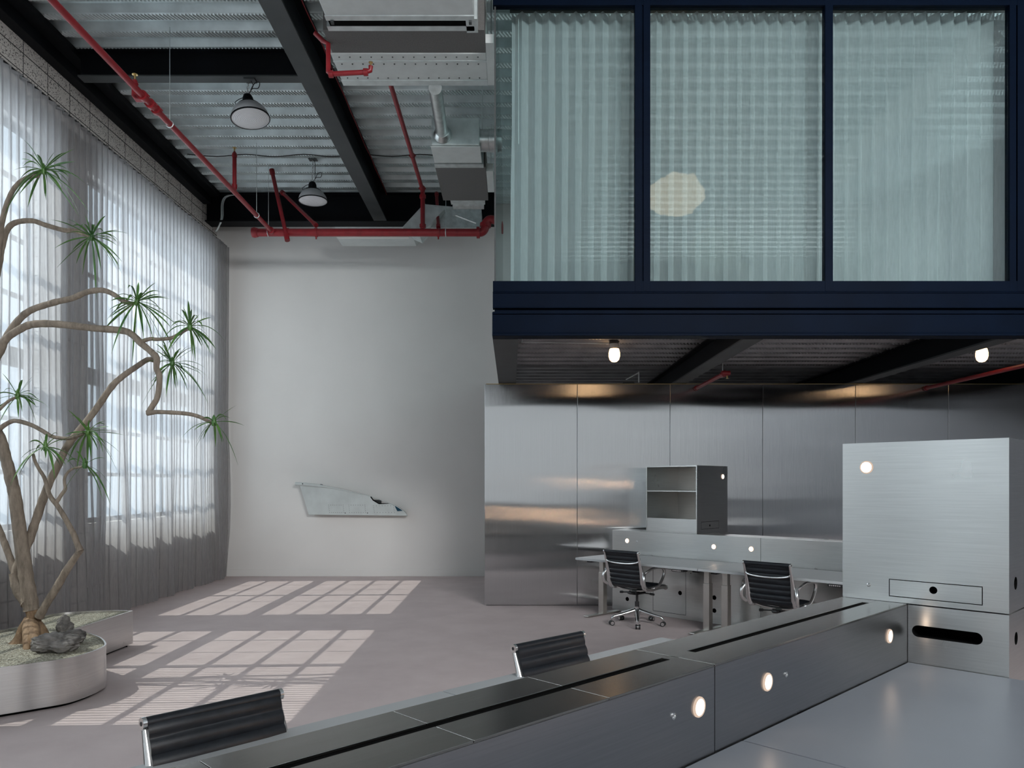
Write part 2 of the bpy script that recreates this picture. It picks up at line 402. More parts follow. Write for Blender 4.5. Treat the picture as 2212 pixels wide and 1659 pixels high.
# ceiling deck: trapezoid ribs running along X with a row of pressed ridges on each web
def deck(x0, x1, y0, y1, z, pitch, depth, thick, dash_ys):
    bm = B(); y = y0
    prof = []
    while y < y1 - 1e-6:
        prof += [(y, z), (y + pitch * .40, z), (y + pitch * .52, z + depth), (y + pitch * .88, z + depth)]
        y += pitch
    prof.append((y1, z))
    a = [bm.verts.new((x0, p[0], p[1])) for p in prof]; b = [bm.verts.new((x1, p[0], p[1])) for p in prof]
    for i in range(len(prof) - 1): bm.faces.new((a[i], a[i + 1], b[i + 1], b[i]))
    top = z + depth + thick
    c0 = [bm.verts.new(v) for v in ((x0, y0, top), (x0, y1, top), (x1, y1, top), (x1, y0, top))]; bm.faces.new(c0)
    # ridges: slanted raised dashes on the web that faces the camera and on the low flat beside it
    y = y0; st = 0.038
    while y < y1 - 1e-6:
        if dash_ys[0] < y < dash_ys[1]:
            x = x0 + .02
            while x < x1 - .05:
                p0 = Vector((x, y + pitch * .05, z)); p1 = Vector((x + .05, y + pitch * .385, z))
                for (q0, q1, nn) in ((p0, p1, Vector((0, 0, -1))),):
                    d = (q1 - q0).normalized(); s = d.cross(nn).normalized() * .0095
                    vs = [bm.verts.new(q) for q in (q0 - s, q0 + s, q1 + s, q1 - s)]; ap = [bm.verts.new(q + nn * .010) for q in (q0.lerp(q1, .12), q0.lerp(q1, .88))]
                    bm.faces.new((vs[0], vs[1], ap[0])); bm.faces.new((vs[2], vs[3], ap[1]))
                    bm.faces.new((vs[1], vs[2], ap[1], ap[0])); bm.faces.new((vs[3], vs[0], ap[0], ap[1]))
                x += st
        y += pitch
    return bm
struct('ceiling', deck(XL, XR, YF, YB, ZC + .0, 0.305, 0.075, .15, (7.0, 13.0)), M['deck'], recalc=False)

# edge steel along the left wall, secondary beams, main girder
bm = B(); box(bm, (XL + .001, YF, 6.22), (-4.97, 12.55, ZC - .003)); box(bm, (-4.97, YF, 6.35), (-4.83, 12.55, ZC - .003))
tag(obj('edge_beam', bm, M['black_steel'], bevel=.004), 'black steel edge beam running along the top of the left block wall', 'beam')
def ibeam(bm, p0, p1, z0, z1, w, tf=.02, tw=.012, mi_f=0):
    """I section between two plan points"""
    p0, p1 = Vector((*p0, 0)), Vector((*p1, 0)); d = (p1 - p0).normalized(); s = Vector((-d.y, d.x, 0))
    def slab(a, b_, za, zb, mi):
        poly = [p0 + s * a, p0 + s * b_, p1 + s * b_, p1 + s * a]
        prism(bm, [Vector((q.x, q.y, za)) for q in poly], (0, 0, zb - za), mi)
    slab(-w / 2, w / 2, z0, z0 + tf, mi_f); slab(-w / 2, w / 2, z1 - tf, z1, 0); slab(-tw / 2, tw / 2, z0 + tf, z1 - tf, 0)
    return bm
g = obj('main_girder', ibeam(B(), (-2.18, YF), (-2.18, 12.56), 5.95, ZC - .002, .21, .022, .014, 1), [M['black_steel'], M['grey_flange']])
tag(g, 'heavy black steel girder running away from the camera under the metal ceiling', 'beam')
for (y, xa, xb, lab) in ((8.49, -4.82, -2.29, 'short black crossbeam between left wall and girder, nearer lamp hangs from it'),):
    tag(obj('cross_beam', ibeam(B(), (xa, y), (xb, y), 6.12, ZC - .002, .14, .016, .01, 1), [M['black_steel'], M['grey_flange']]), lab, 'beam', 'crossbeams under the ceiling')
bm = ibeam(B(), (XL + .01, 12.72), (-.25, 12.72), 5.95, ZC - .002, .28, .022, .014)
box(bm, (XL + .01, 12.66, 5.972), (-.25, 12.70, ZC - .024))
tag(obj('cross_beam', bm, M['black_steel']), 'deep black crossbeam along the top of the white back wall', 'beam', 'crossbeams under the ceiling')

# ================================================================ LEFT SHEER CURTAIN
def ripple(s0, s1, z0, z1, pitch, A, Bk, rows, per, place, droop=None, wob=0.03, seed=1):
    bm = B(); n = int((s1 - s0) / pitch * per); grid = []
    for j in range(rows + 1):
        t = j / rows; row = []
        for i in range(n + 1):
            s = s0 + (s1 - s0) * i / n; ph = 2 * PI * s / pitch
            k = 1 - t          # 0 at top, 1 at floor
            nz = noise.noise(Vector((s * 1.3, t * 2.2, seed))); nz2 = noise.noise(Vector((s * 3.1, k * 1.4, seed + 5)))
            a = A * (1 + 0.5 * k * nz2); dx = a * math.sin(ph + 1.6 * k * nz) + wob * k * (nz2 + 1.2 * math.sin(s * 9.5 + 4 * nz))
            dy = Bk * math.sin(2 * ph + 3.2 * k * nz) + .02 * k * nz
            row.append(bm.verts.new(place(s + dy, dx, z0 + (z1 - z0) * t)))
        grid.append(row)
    for j in range(rows):
        for i in range(n):
            bm.faces.new((grid[j][i], grid[j][i + 1], grid[j + 1][i + 1], grid[j + 1][i]))
    return bm
cur = thing('sheer_curtain', 'floor-length grey sheer curtain in even pleats covering the tall left windows', 'curtain', (-4.88, 5.0, 0))
obj('fabric', ripple(-2.9, 13.03, 0.012, 5.65, 0.118, 0.036, 0.021, 14, 12, lambda s, d, z: (-4.88 + d, s, z)), M['sheer'], cur, world=True, smooth=True, recalc=False)
bm = ripple(-2.9, 13.03, 5.615, 5.652, 0.118, 0.036, 0.021, 1, 12, lambda s, d, z: (-4.879 + d, s, z))
obj('top_hem', bm, M['sheer'], cur, world=True, smooth=True, recalc=False)
obj('curtain_track', box(B(), (-4.935, -2.9, 5.655), (-4.895, 13.05, 5.685)), M['black_plastic'], cur, world=True)
for k in range(14): obj('track_bracket', box(B(), (XL + .002, -2.6 + k * 1.18, 5.685), (-4.90, -2.57 + k * 1.18, 5.70)), M['black_plastic'], cur, world=True)

# ================================================================ MEZZANINE
YM, X0M = 6.75, -0.176
ZB = 2.917
def zm(py, Y=YM): return H0 + (HY - py) / F * Y
mz = thing('mezzanine_frame', 'dark navy steel edge beams carrying the glazed upper room', 'beam', (X0M, YM, ZB))
bm = B()      # lower fascia channel
box(bm, (X0M, YM + .02, ZB + .022), (XR - .01, YM + .034, 3.118)); box(bm, (X0M, YM, ZB), (XR - .01, YM + .16, ZB + .022)); box(bm, (X0M, YM, 3.112), (XR - .01, YM + .16, 3.126))
box(bm, (X0M, YM, ZB + .022), (XR - .01, YM + .02, 2.951))
obj('lower_channel', bm, M['navy_steel'], mz, world=True, bevel=.003)
bm = B(); box(bm, (X0M + .004, YM + .012, 3.168), (XR - .01, YM + .1, 3.308)); box(bm, (X0M + .02, YM + .05, 3.127), (XR - .01, YM + .1, 3.168))
box(bm, (X0M + .004, YM + .001, 3.164), (XR - .01, YM + .014, 3.178)); box(bm, (X0M + .004, YM + .001, 3.298), (XR - .01, YM + .1, 3.31))
obj('upper_channel', bm, M['navy_steel'], mz, world=True, bevel=.003)
bm = ibeam(B(), (-.061, YM + .17), (-.061, YB - .02), ZB, 3.17, .23, .018, .012, 1)
obj('side_beam', bm, [M['black_steel'], M['grey_flange']], mz, world=True)
for x in (2.20, 4.51, 6.8):
    bm = ibeam(B(), (x, YM + .17), (x, YB - .02), ZB, 3.17, .18, .016, .012, 1)
    obj('joist', bm, [M['black_steel'], M['grey_flange']], mz, world=True)
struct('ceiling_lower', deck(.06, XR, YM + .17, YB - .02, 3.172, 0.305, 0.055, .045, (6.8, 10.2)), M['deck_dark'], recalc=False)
struct('floor_upper', box(B(), (X0M + .02, YM + .11, 3.29), (XR, YB - .01, 3.33)), M['carpet'])
# glazing
gz = thing('window_5', loc=(X0M, YM, 3.31), kind='structure')
bm = B(); zt, zb_ = 5.86, 3.405
box(bm, (-.17, YM + .006, 3.312), (XR - .01, YM + .075, zb_)); box(bm, (-.17, YM + .006, zt), (XR - .01, YM + .075, 6.0))
for (a, b_) in ((1372, 1387), (1390, 1405), (1783, 1800), (2182, 2196), (2199, 2220)):
    box(bm, ((a - CX) * YM / F, YM + .004, 3.312), ((b_ - CX) * YM / F, YM + .075, 6.0))
box(bm, ((1387 - CX) * YM / F, YM + .02, 3.34), ((1390 - CX) * YM / F, YM + .06, 6.0))
box(bm, (-.17, YM + .076, 3.312), (-.12, YB - .02, 3.37))
obj('window_frame', bm, M['navy_steel'], gz, world=True, bevel=.002)
bm = B(); box(bm, (-.15, YM + .03, zb_), (1.094, YM + .038, zt)); obj('window_pane', bm, M['mezz_glass'], gz, world=True)
bm = B(); box(bm, (1.232, YM + .03, zb_), (2.784, YM + .038, zt)); obj('window_pane', bm, M['mezz_glass'], gz, world=True)
bm = B(); box(bm, (2.858, YM + .03, zb_), (4.427, YM + .038, zt)); obj('window_pane', bm, M['mezz_glass'], gz, world=True)
bm = B(); box(bm, (4.60, YM + .03, zb_), (XR - .02, YM + .038, zt)); obj('window_pane', bm, M['mezz_glass'], gz, world=True)
bm = B(); box(bm, (-.155, YM + .08, 3.37), (-.147, YB - .6, ZC - .003)); obj('window_pane', bm, M['mezz_glass'], gz, world=True)
obj('corner_trim', box(B(), (-.158, YM + .026, zb_), (-.144, YM + .042, zt)), M['grey_flange'], gz, world=True)
tag(obj('header_beam', ibeam(B(), (-.17, YM + .14), (XR - .01, YM + .14), 6.001, ZC - .003, .26, .02, .012), M['black_steel']), 'black steel header beam above the upper room glass', 'beam')
cu = thing('sheer_curtain', 'pale ripple-fold sheer curtain hanging inside the glazed upper room', 'curtain', (0, 7.0, 3.34))
obj('fabric', ripple(0.0, 4.60, 3.345, 5.95, 0.124, 0.042, 0.006, 12, 12, lambda s, d, z: (s - .006 * (5.95 - z), 7.03 + d, z), wob=.012, seed=9), M['sheer2'], cu, world=True, smooth=True, recalc=False)
obj('curtain_track', box(B(), (-.02, 7.01, 5.97), (4.62, 7.05, 5.995)), M['black_plastic'], cu, world=True)
bm = B(); cyl(bm, (.06, 6.975, 5.9), (.06, 6.975, 4.72), .004, 8); obj('wand', bm, M['white_ceramic'], cu, world=True)
# things seen faintly through the curtain
pl = thing('paper_lantern', 'glowing cloud-shaped paper lantern behind the upper curtain', 'lamp', tuple(at(1461, 422, 8.2)))
bm = B(); bmesh.ops.create_icosphere(bm, subdivisions=4, radius=1)
for v in bm.verts:
    n3 = noise.noise(v.co * 2.1) * .16 + abs(noise.noise(v.co * 5)) * .12
    v.co = Vector((v.co.x * .29, v.co.y * .26, v.co.z * .21)) * (1 + n3)
obj('shade', bm, M['lantern'], pl, smooth=True)
bm = B(); cyl(bm, (0, 0, .21), (0, 0, 6.42 - at(1461, 422, 8.2).z), .004, 8); obj('cord', bm, M['rubber'], pl)
tb = thing('round_table', 'round dark table seen faintly through the upper curtain', 'table', (2.15, 8.6, 3.33))
bm = B(); lathe(bm, [(0, .70), (.55, .70), (.56, .715), (.55, .73), (0, .73)]); obj('tabletop', bm, M['grey_flange'], tb, smooth=True)
bm = B(); lathe(bm, [(.25, 0), (.25, .012), (.04, .03), (.03, .70)]); obj('pedestal', bm, M['grey_flange'], tb, smooth=True)
ch = thing('lounge_chair', 'cream round-backed chair seen faintly through the upper curtain', 'chair', (2.15, 7.75, 3.33), PI)
bm = B(); lathe(bm, [(0, .38), (.26, .38), (.28, .42), (.26, .47), (0, .48)]); obj('seat', bm, M['cream'], ch, smooth=True)
bm = B(); lathe(bm, [(0, -.02), (.25, -.02), (.27, 0), (.25, .03), (0, .04)], (0, -.26, .72), (0, 1, .12)); obj('backrest', bm, M['cream'], ch, smooth=True)
for (x, y) in ((-.2, -.2), (.2, -.2), (-.2, .2), (.2, .2)):
    bm = B(); cyl(bm, (x * 1.1, y * 1.1, 0), (x, y, .39), .012, 10); obj('leg', bm, M['leg_metal'], ch)
st = thing('diagonal_light_band', 'pale plate added for a diagonal band of light behind the upper curtain', 'light band', (3.4, 8.3, 3.33))  # added plate imitating a band of light behind the curtain
bm = B(); a, b_ = at(1790, 385, 7.35), at(2150, 60, 7.35); s = Vector((-.6, 0, -.8)) * .0
w_ = (b_ - a).normalized().cross(Vector((0, 1, 0))) * .13
prism(bm, [a - w_, a + w_, b_ + w_, b_ - w_], (0, .08, 0)); obj('light_band_plate', bm, M['white_wall'], st, world=True)

# ================================================================ STEEL PANEL WALL under the mezzanine
YS = 9.95
pw = thing('wall_steel', loc=(-.358, YS, 0), kind='structure')
for k in range(7):
    x0 = (1047 - CX) * YS / F + k * 1.2155; x1 = min(x0 + 1.2155 - .0035, XR - .02)
    if x0 > XR - .1: break
    bm = B(); box(bm, (x0, YS, .012), (x1, YS + .04, 2.904)); obj('wall_panel', bm, M['steel_wall'], pw, world=True, bevel=.003)
bm = B(); box(bm, (-.34, YS + .041, .002), (XR - .02, YS + .09, 2.90)); obj('backing', bm, M['galv'], pw, world=True)
bm = B(); box(bm, (-.34, YS - .0, 2.904), (XR - .02, YS + .10, 2.912)); obj('top_strip', bm, M['brass'], pw, world=True)

# ================================================================ STEEL FURNITURE
ANG = math.atan2(.6997, .7145)
U = Vector((.7145, .6997, 0)); N = Vector((-.6997, .7145, 0))
P0 = Vector((1.952, 3.749, 0))
def P(u, n, z=0): return P0 + U * u + N * n + Vector((0, 0, z))
def disc_lamp(parent, c, nrm, r=.033, glow='lamp_glow'):
    bm = B(); lathe(bm, [(0, .0052), (r * .80, .0052), (r * .80, .001)], c, nrm, 28)
    bm2 = B(); lathe(bm2, [(r * .80, .0), (r * .80, .0065), (r * .95, .0065), (r, .004), (r, 0.0)], c, nrm, 28)
    o = obj('disc_lamp', bm2, M['lamp_rim'], parent, world=True, smooth=True)
    q = obj('diffuser', bm, M[glow], o, world=True, smooth=True); return o
def jack(parent, c, nrm, r=.011):
    bm = B(); lathe(bm, [(0, .002), (r * .45, .002), (r * .6, .006), (r, .004), (r, 0)], c, nrm, 16)
    return obj('socket', bm, M['alu'], parent, world=True, smooth=True)
def hole(c, nrm, r, depth):
    bm = B(); cyl(bm, Vector(c) + Vector(nrm) * .02, Vector(c) - Vector(nrm) * depth, r, 28); return bm
def rect_groove(c, ax, w, h, nrm, g=.004, d=.004):
    """four thin cutters outlining a drawer or hatch"""
    out = []; ax = Vector(ax); nrm = Vector(nrm); up = Vector((0, 0, 1)); c = Vector(c)
    def slab(o, hw, hh):
        bm = B(); p = c + o - nrm * d
        prism(bm, [p - ax * hw - up * hh, p + ax * hw - up * hh, p + ax * hw + up * hh, p - ax * hw + up * hh], nrm * (d + .01)); out.append(bm)
    slab(up * h / 2, w / 2 + g / 2, g / 2); slab(-up * h / 2, w / 2 + g / 2, g / 2)
    slab(ax * w / 2, g / 2, h / 2 - g / 2 - .0006); slab(-ax * w / 2, g / 2, h / 2 - g / 2 - .0006)
    return out

def box_module(name, label, u0, u1, origin, rz, lids, slot, width=.318, ztop=1.008, seam_face=True, group=None):
    """low storage box; local x along, local y across; user face at y=0"""
    t = thing(name, label, 'storage box', tuple(origin), rz, group)
    L = u1 - u0 - .004
    body = obj('body', box(B(), (0, 0, .004), (L, width, ztop - .014)), [M['steel_shaded'], M['void']], t, bevel=.0)
    cap0, cap1 = slot
    y1, y2 = width / 2 - .017, width / 2 + .017
    obj('recess_floor', box(B(), (0.003, .003, ztop - .0135), (L - .003, width - .003, ztop - .008)), M['void'], t)
    edges = [0] + [l for l in lids] + [L]
    for i in range(len(edges) - 1):
        a, b2 = edges[i] + .001, edges[i + 1] - .001
        for (ya, yb) in ((0, y1), (y2, width)):
            bm = B()
            box(bm, (a, ya, ztop - .0135 if False else ztop - .0078), (b2, yb, ztop))
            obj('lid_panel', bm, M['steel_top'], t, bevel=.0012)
        # fill the slot where it stops short of the module's ends
        if a < cap0: box_end = (a, min(cap0, b2)); bm = B(); box(bm, (box_end[0], y1, ztop - .0078), (box_end[1], y2, ztop)); obj('slot_end', bm, M['steel_top'], t)
        if b2 > cap1: bm = B(); box(bm, (max(cap1, a), y1, ztop - .0078), (b2, y2, ztop)); obj('slot_end', bm, M['steel_top'], t)
    # side skins up to the lid
    bm = B(); box(bm, (0, 0, ztop - .014), (L, .003, ztop - .008)); box(bm, (0, width - .003, ztop - .014), (L, width, ztop - .008))
    box(bm, (0, .003, ztop - .014), (.003, width - .003, ztop - .008)); box(bm, (L - .003, .003, ztop - .014), (L, width - .003, ztop - .008))
    obj('top_rail', bm, M['steel_shaded'], t)
    return t, body

nN = -N
m1, b1 = box_module('storage_box', 'long low brushed steel box ending at the tall cabinet, beside the blue-grey desk', -1.80, 0, P(-1.80, 0), ANG, [.9], (.108, 1.692), group='steel boxes of the near desk island')
m2, b2_ = box_module('storage_box', 'low brushed steel box in the foreground with one disc light at its right end', -3.60, -1.80, P(-3.60, 0), ANG, [.24, .745, 1.245], (.02, 1.752), group='steel boxes of the near desk island')
m3, b3_ = box_module('storage_box', 'low brushed steel box at the bottom left edge of the island', -5.0, -3.60, P(-5.0, 0), ANG, [.7], (.1, 1.39), group='steel boxes of the near desk island')
for (m_, px, py) in ((m2, 1509, 1527), (m1, 1657, 1473), (m1, 1921, 1374)):
    disc_lamp(m_, onplane(px, py, P0, N), nN)
for (m_, px, py) in ((m2, 1454, 1547), (m1, 1697, 1457)):
    jack(m_, onplane(px, py, P0, N), nN)
for (m_, u, z) in ((m1, -.35, .9), (m1, -1.4, .86), (m2, -2.4, .86), (m2, -3.2, .9)):
    disc_lamp(m_, P(u, .318, z), N, glow='lamp_glow_bright')

# tall cabinet = lower block + upper block
CF = -U            # its front faces -U
cabl = thing('steel_cabinet', 'lower steel cabinet block with a black slot standing behind the near desk', 'cabinet', tuple(P(.003, -.43)), ANG)
body = obj('body', box(B(), (0, 0, .004), (.80, .747, 1.003)), [M['steel'], M['void']], cabl)
inv = MATR[cabl.name].inverted()
def loc_cutters(cs, inv):
    for c in cs: c.transform(inv)
    return cs
Pc = P(.003, 0)
s0, s1 = onplane(1970, 1364, Pc, U), onplane(2123, 1379, Pc, U)
hw = .0285
a, b_ = s0 + (s1 - s0).normalized() * hw, s1 - (s1 - s0).normalized() * hw
zc = (a.z + b_.z) / 2; a.z = b_.z = zc
slotp = []
ax = (b_ - a).normalized()
for k in range(13): th = -PI / 2 + PI * k / 12; slotp.append(b_ + ax * math.cos(th) * hw + Vector((0, 0, math.sin(th) * hw)))
for k in range(13): th = PI / 2 + PI * k / 12; slotp.append(a + ax * math.cos(th) * hw + Vector((0, 0, math.sin(th) * hw)))
c1 = B(); prism(c1, [p - U * .02 for p in slotp], U * .20)
sidep = P(0, -.43)
hs = onplane(2195, 1379, sidep, N)
c2 = hole(hs, nN, .03, .08)
bool_cut(body, loc_cutters([c1, c2], inv), M['void'])
cabu = thing('steel_cabinet', 'upper steel cabinet block with a disc light and small drawer, stacked at the right', 'cabinet', tuple(P(.003, -.43, 1.009)), ANG)
body = obj('body', box(B(), (0, 0, 0), (.80, .747, .80)), [M['steel'], M['void']], cabu)
inv = MATR[cabu.name].inverted()
dq = [onplane(x, y, Pc, U) for x, y in ((1921, 1251), (2122, 1310))]
d0 = onplane(1921, 1270, Pc, U); d1 = onplane(2122, 1290, Pc, U)
wdr = (d1 - d0).length; z0d = onplane(1921, 1287, Pc, U).z; z1d = onplane(1921, 1251, Pc, U).z
cdr = (d0 + d1) / 2; cdr.z = (z0d + z1d) / 2
cut = rect_groove(cdr, ax, wdr, z1d - z0d, CF)
hs = onplane(2194, 1260, sidep, N)
cut.append(hole(hs, nN, .03, .08))
hd = onplane(2016, 1275, Pc, U); cut.append(hole(hd, CF, .018, .05))
bool_cut(body, loc_cutters(cut, inv), M['void'])
disc_lamp(cabu, onplane(1872, 1009.5, Pc, U), CF, .033)
jack(cabu, onplane(1877, 1263, Pc, U), CF, .010)
disc_lamp(cabu, P(.803, .1, 1.66), U, glow='lamp_glow_bright'); disc_lamp(cabu, P(.4, .317, 1.66), N, glow='lamp_glow_bright')

# desks
def sit_stand(name, label, origin, rz, w, d, z=.72, legs=(.11, None), ctl=None, group=None, legy=.42, mat='desk'):
    t = thing(name, label, 'desk', tuple(origin), rz, group)
    obj('desktop', box(B(), (.002, 0, z - .026), (w - .002, d, z)), M[mat], t, bevel=.0015)
    bm = B(); box(bm, (.12, legy - .13, z - .062), (w - .12, legy - .10, z - .028)); box(bm, (.12, legy + .10, z - .062), (w - .12, legy + .13, z - .028))
    obj('crossbar', bm, M['black_plastic'], t)
    for x in (legs[0], (legs[1] if legs[1] is not None else w - .07)):
        bm = B(); box(bm, (x - .032, legy - .03, .30), (x + .032, legy + .03, z - .064)); 
        lg = obj('leg', bm, M['leg_metal'], t, bevel=.004)
        bm = B(); box(bm, (x - .038, legy - .037, .02), (x + .038, legy + .037, .52)); obj('leg_sleeve', bm, M['leg_metal'], lg, bevel=.004)
        bm = B(); box(bm, (x - .038, max(.04, legy - .32), .006), (x + .038, min(d - .02, legy + .30), .022)); obj('foot', bm, M['leg_metal'], lg, bevel=.006)
        bm = B(); box(bm, (x - .03, legy - .26, z - .064), (x + .03, legy + .26, z - .0265)); obj('bracket', bm, M['black_plastic'], lg)
    if ctl is not None:
        bm = B(); box(bm, (ctl - .07, .0, z - .054), (ctl + .07, .10, z - .027)); c = obj('control_panel', bm, M['black_plastic'], t, bevel=.006)
        bm = B()
        for k in range(6): box(bm, (ctl - .055 + k * .018, -.0015, z - .047), (ctl - .043 + k * .018, .0, z - .035))
        obj('button', bm, M['alu'], c)
    return t
sit_stand('desk', 'large blue-grey desk surface at the bottom right corner beside the steel box', P(-1.629, -.806), ANG, 1.626, .80, group='near desks')
sit_stand('desk', 'blue-grey desk in front of the seam at the bottom edge of the photo', P(-3.262, -.806), ANG, 1.63, .80, group='near desks')
sit_stand('standing_desk', 'pale desk strip beyond the foreground steel box with black chair at its right end', P(-.36, 1.2), ANG + PI, 1.61, .875, mat='desk_light', group='desks on the far side of the island')
sit_stand('standing_desk', 'pale desk strip at the lower left with the nearest black chair tucked in', P(-1.975, 1.2), ANG + PI, 1.61, .875, mat='desk_light', group='desks on the far side of the island')
AR = math.atan2(-.7145, .6997)
Q0 = Vector((1.283, 9.70, 0)); D0 = Q0 - U * .826 - N * .088
sit_stand('standing_desk', 'pale sit-stand desk at the left of the back pair, against the panelled steel wall', D0, AR, 1.665, .80, legs=(.08, 1.537), ctl=1.42, mat='desk_light', group='back desks')
sit_stand('standing_desk', 'pale sit-stand desk at the right of the back pair, beside the tall cabinet', D0 - N * 1.67, AR, 1.665, .80, legs=(.087, 1.55), ctl=1.42, mat='desk_light', group='back desks')

# low box behind the back desks (its face looks at -U)
def Q(t, u, z=0): return Q0 - N * t + U * u + Vector((0, 0, z))
seam_t = 2.03
for (t0, t1, lab, holes, hatch) in (
        (0, seam_t, 'long low steel box behind the back desks with three disc lights', ((1469, 1281), (1355, 1294), (1543, 1291), (1543, 1319)), True),
        (seam_t, 3.9, 'low steel box behind the right back desk, running behind the tall cabinet', (), False)):
    t = thing('storage_box', lab, 'storage box', tuple(Q(t0, 0)), AR, 'steel boxes behind the back desks')
    body = obj('body', box(B(), (0, 0, .004), (t1 - t0 - .004, .32, 1.012)), [M['steel'], M['void']], t)
    cs = [hole(onplane(x, y, Q0, U), CF, .026, .06) for x, y in holes]
    if hatch:
        h0, h1 = onplane(1411, 1275, Q0, U), onplane(1481, 1275, Q0, U); zt_ = onplane(1411, 1226, Q0, U).z; zb2 = onplane(1411, 1319, Q0, U).z
        c = (h0 + h1) / 2; c.z = (zt_ + zb2) / 2
        cs += rect_groove(c, -N, (h1 - h0).length, zt_ - zb2, CF, .005)
    if cs: bool_cut(body, loc_cutters(cs, MATR[t.name].inverted()), M['void'])
    if hatch:
        for (x, y) in ((1355, 1168), (1542, 1181), (1623, 1186)): disc_lamp(t, onplane(x, y, Q0, U), CF, .030)
        jack(t, onplane(1376, 1170, Q0, U), CF)
        lowbox = t
t = thing('storage_box', 'short steel box hidden behind the low box, carrying the open shelf unit', 'storage box', tuple(Q(.50, .325)), AR, 'steel boxes behind the back desks')
obj('body', box(B(), (0, 0, .004), (.76, .36, 1.012)), M['steel'], t)
# open cubby with shelf on top
tc0, tc1, dep = .523, 1.235, .69
W_ = tc1 - tc0
cb = thing('shelf_unit', 'square steel shelf unit with two open bays standing on the low box', 'shelf', tuple(Q(tc0, .0, 1.014)), AR)
bm = B(); th = .012; ch_ = .80
box(bm, (0, 0, 0), (th, dep, ch_)); box(bm, (th, dep - th, 0), (W_ - th, dep, ch_)); box(bm, (th, 0, ch_ - th), (W_ - th, dep - th, ch_)); box(bm, (th, 0, 0), (W_ - th, dep - th, th))
obj('carcass', bm, M['steel'], cb)
rs = obj('side_panel', box(B(), (W_ - th + .0005, 0, 0), (W_, dep, ch_)), [M['steel'], M['void']], cb)
sp = Q(tc1, 0)
cs = []
hd = onplane(1533.5, 1135, sp, N); cs.append(hole(hd, nN, .012, .008))
g0, g1 = onplane(1515, 1135, sp, N), onplane(1553, 1135, sp, N)
c = (g0 + g1) / 2; c.z = 1.11
cs += rect_groove(c, U, (g1 - g0).length, .085, nN, .004, .003)
bool_cut(rs, loc_cutters(cs, MATR[cb.name].inverted()), M['void'])
obj('shelf', box(B(), (th + .001, .004, .492), (W_ - th - .001, dep - th - .001, .504)), M['steel'], cb)
obj('drawer_front', box(B(), (th + .001, .002, th + .001), (W_ - th - .001, .016, .17)), M['steel'], cb)
disc_lamp(cb, onplane(1561, 1029.5, sp, N), nN, .030)

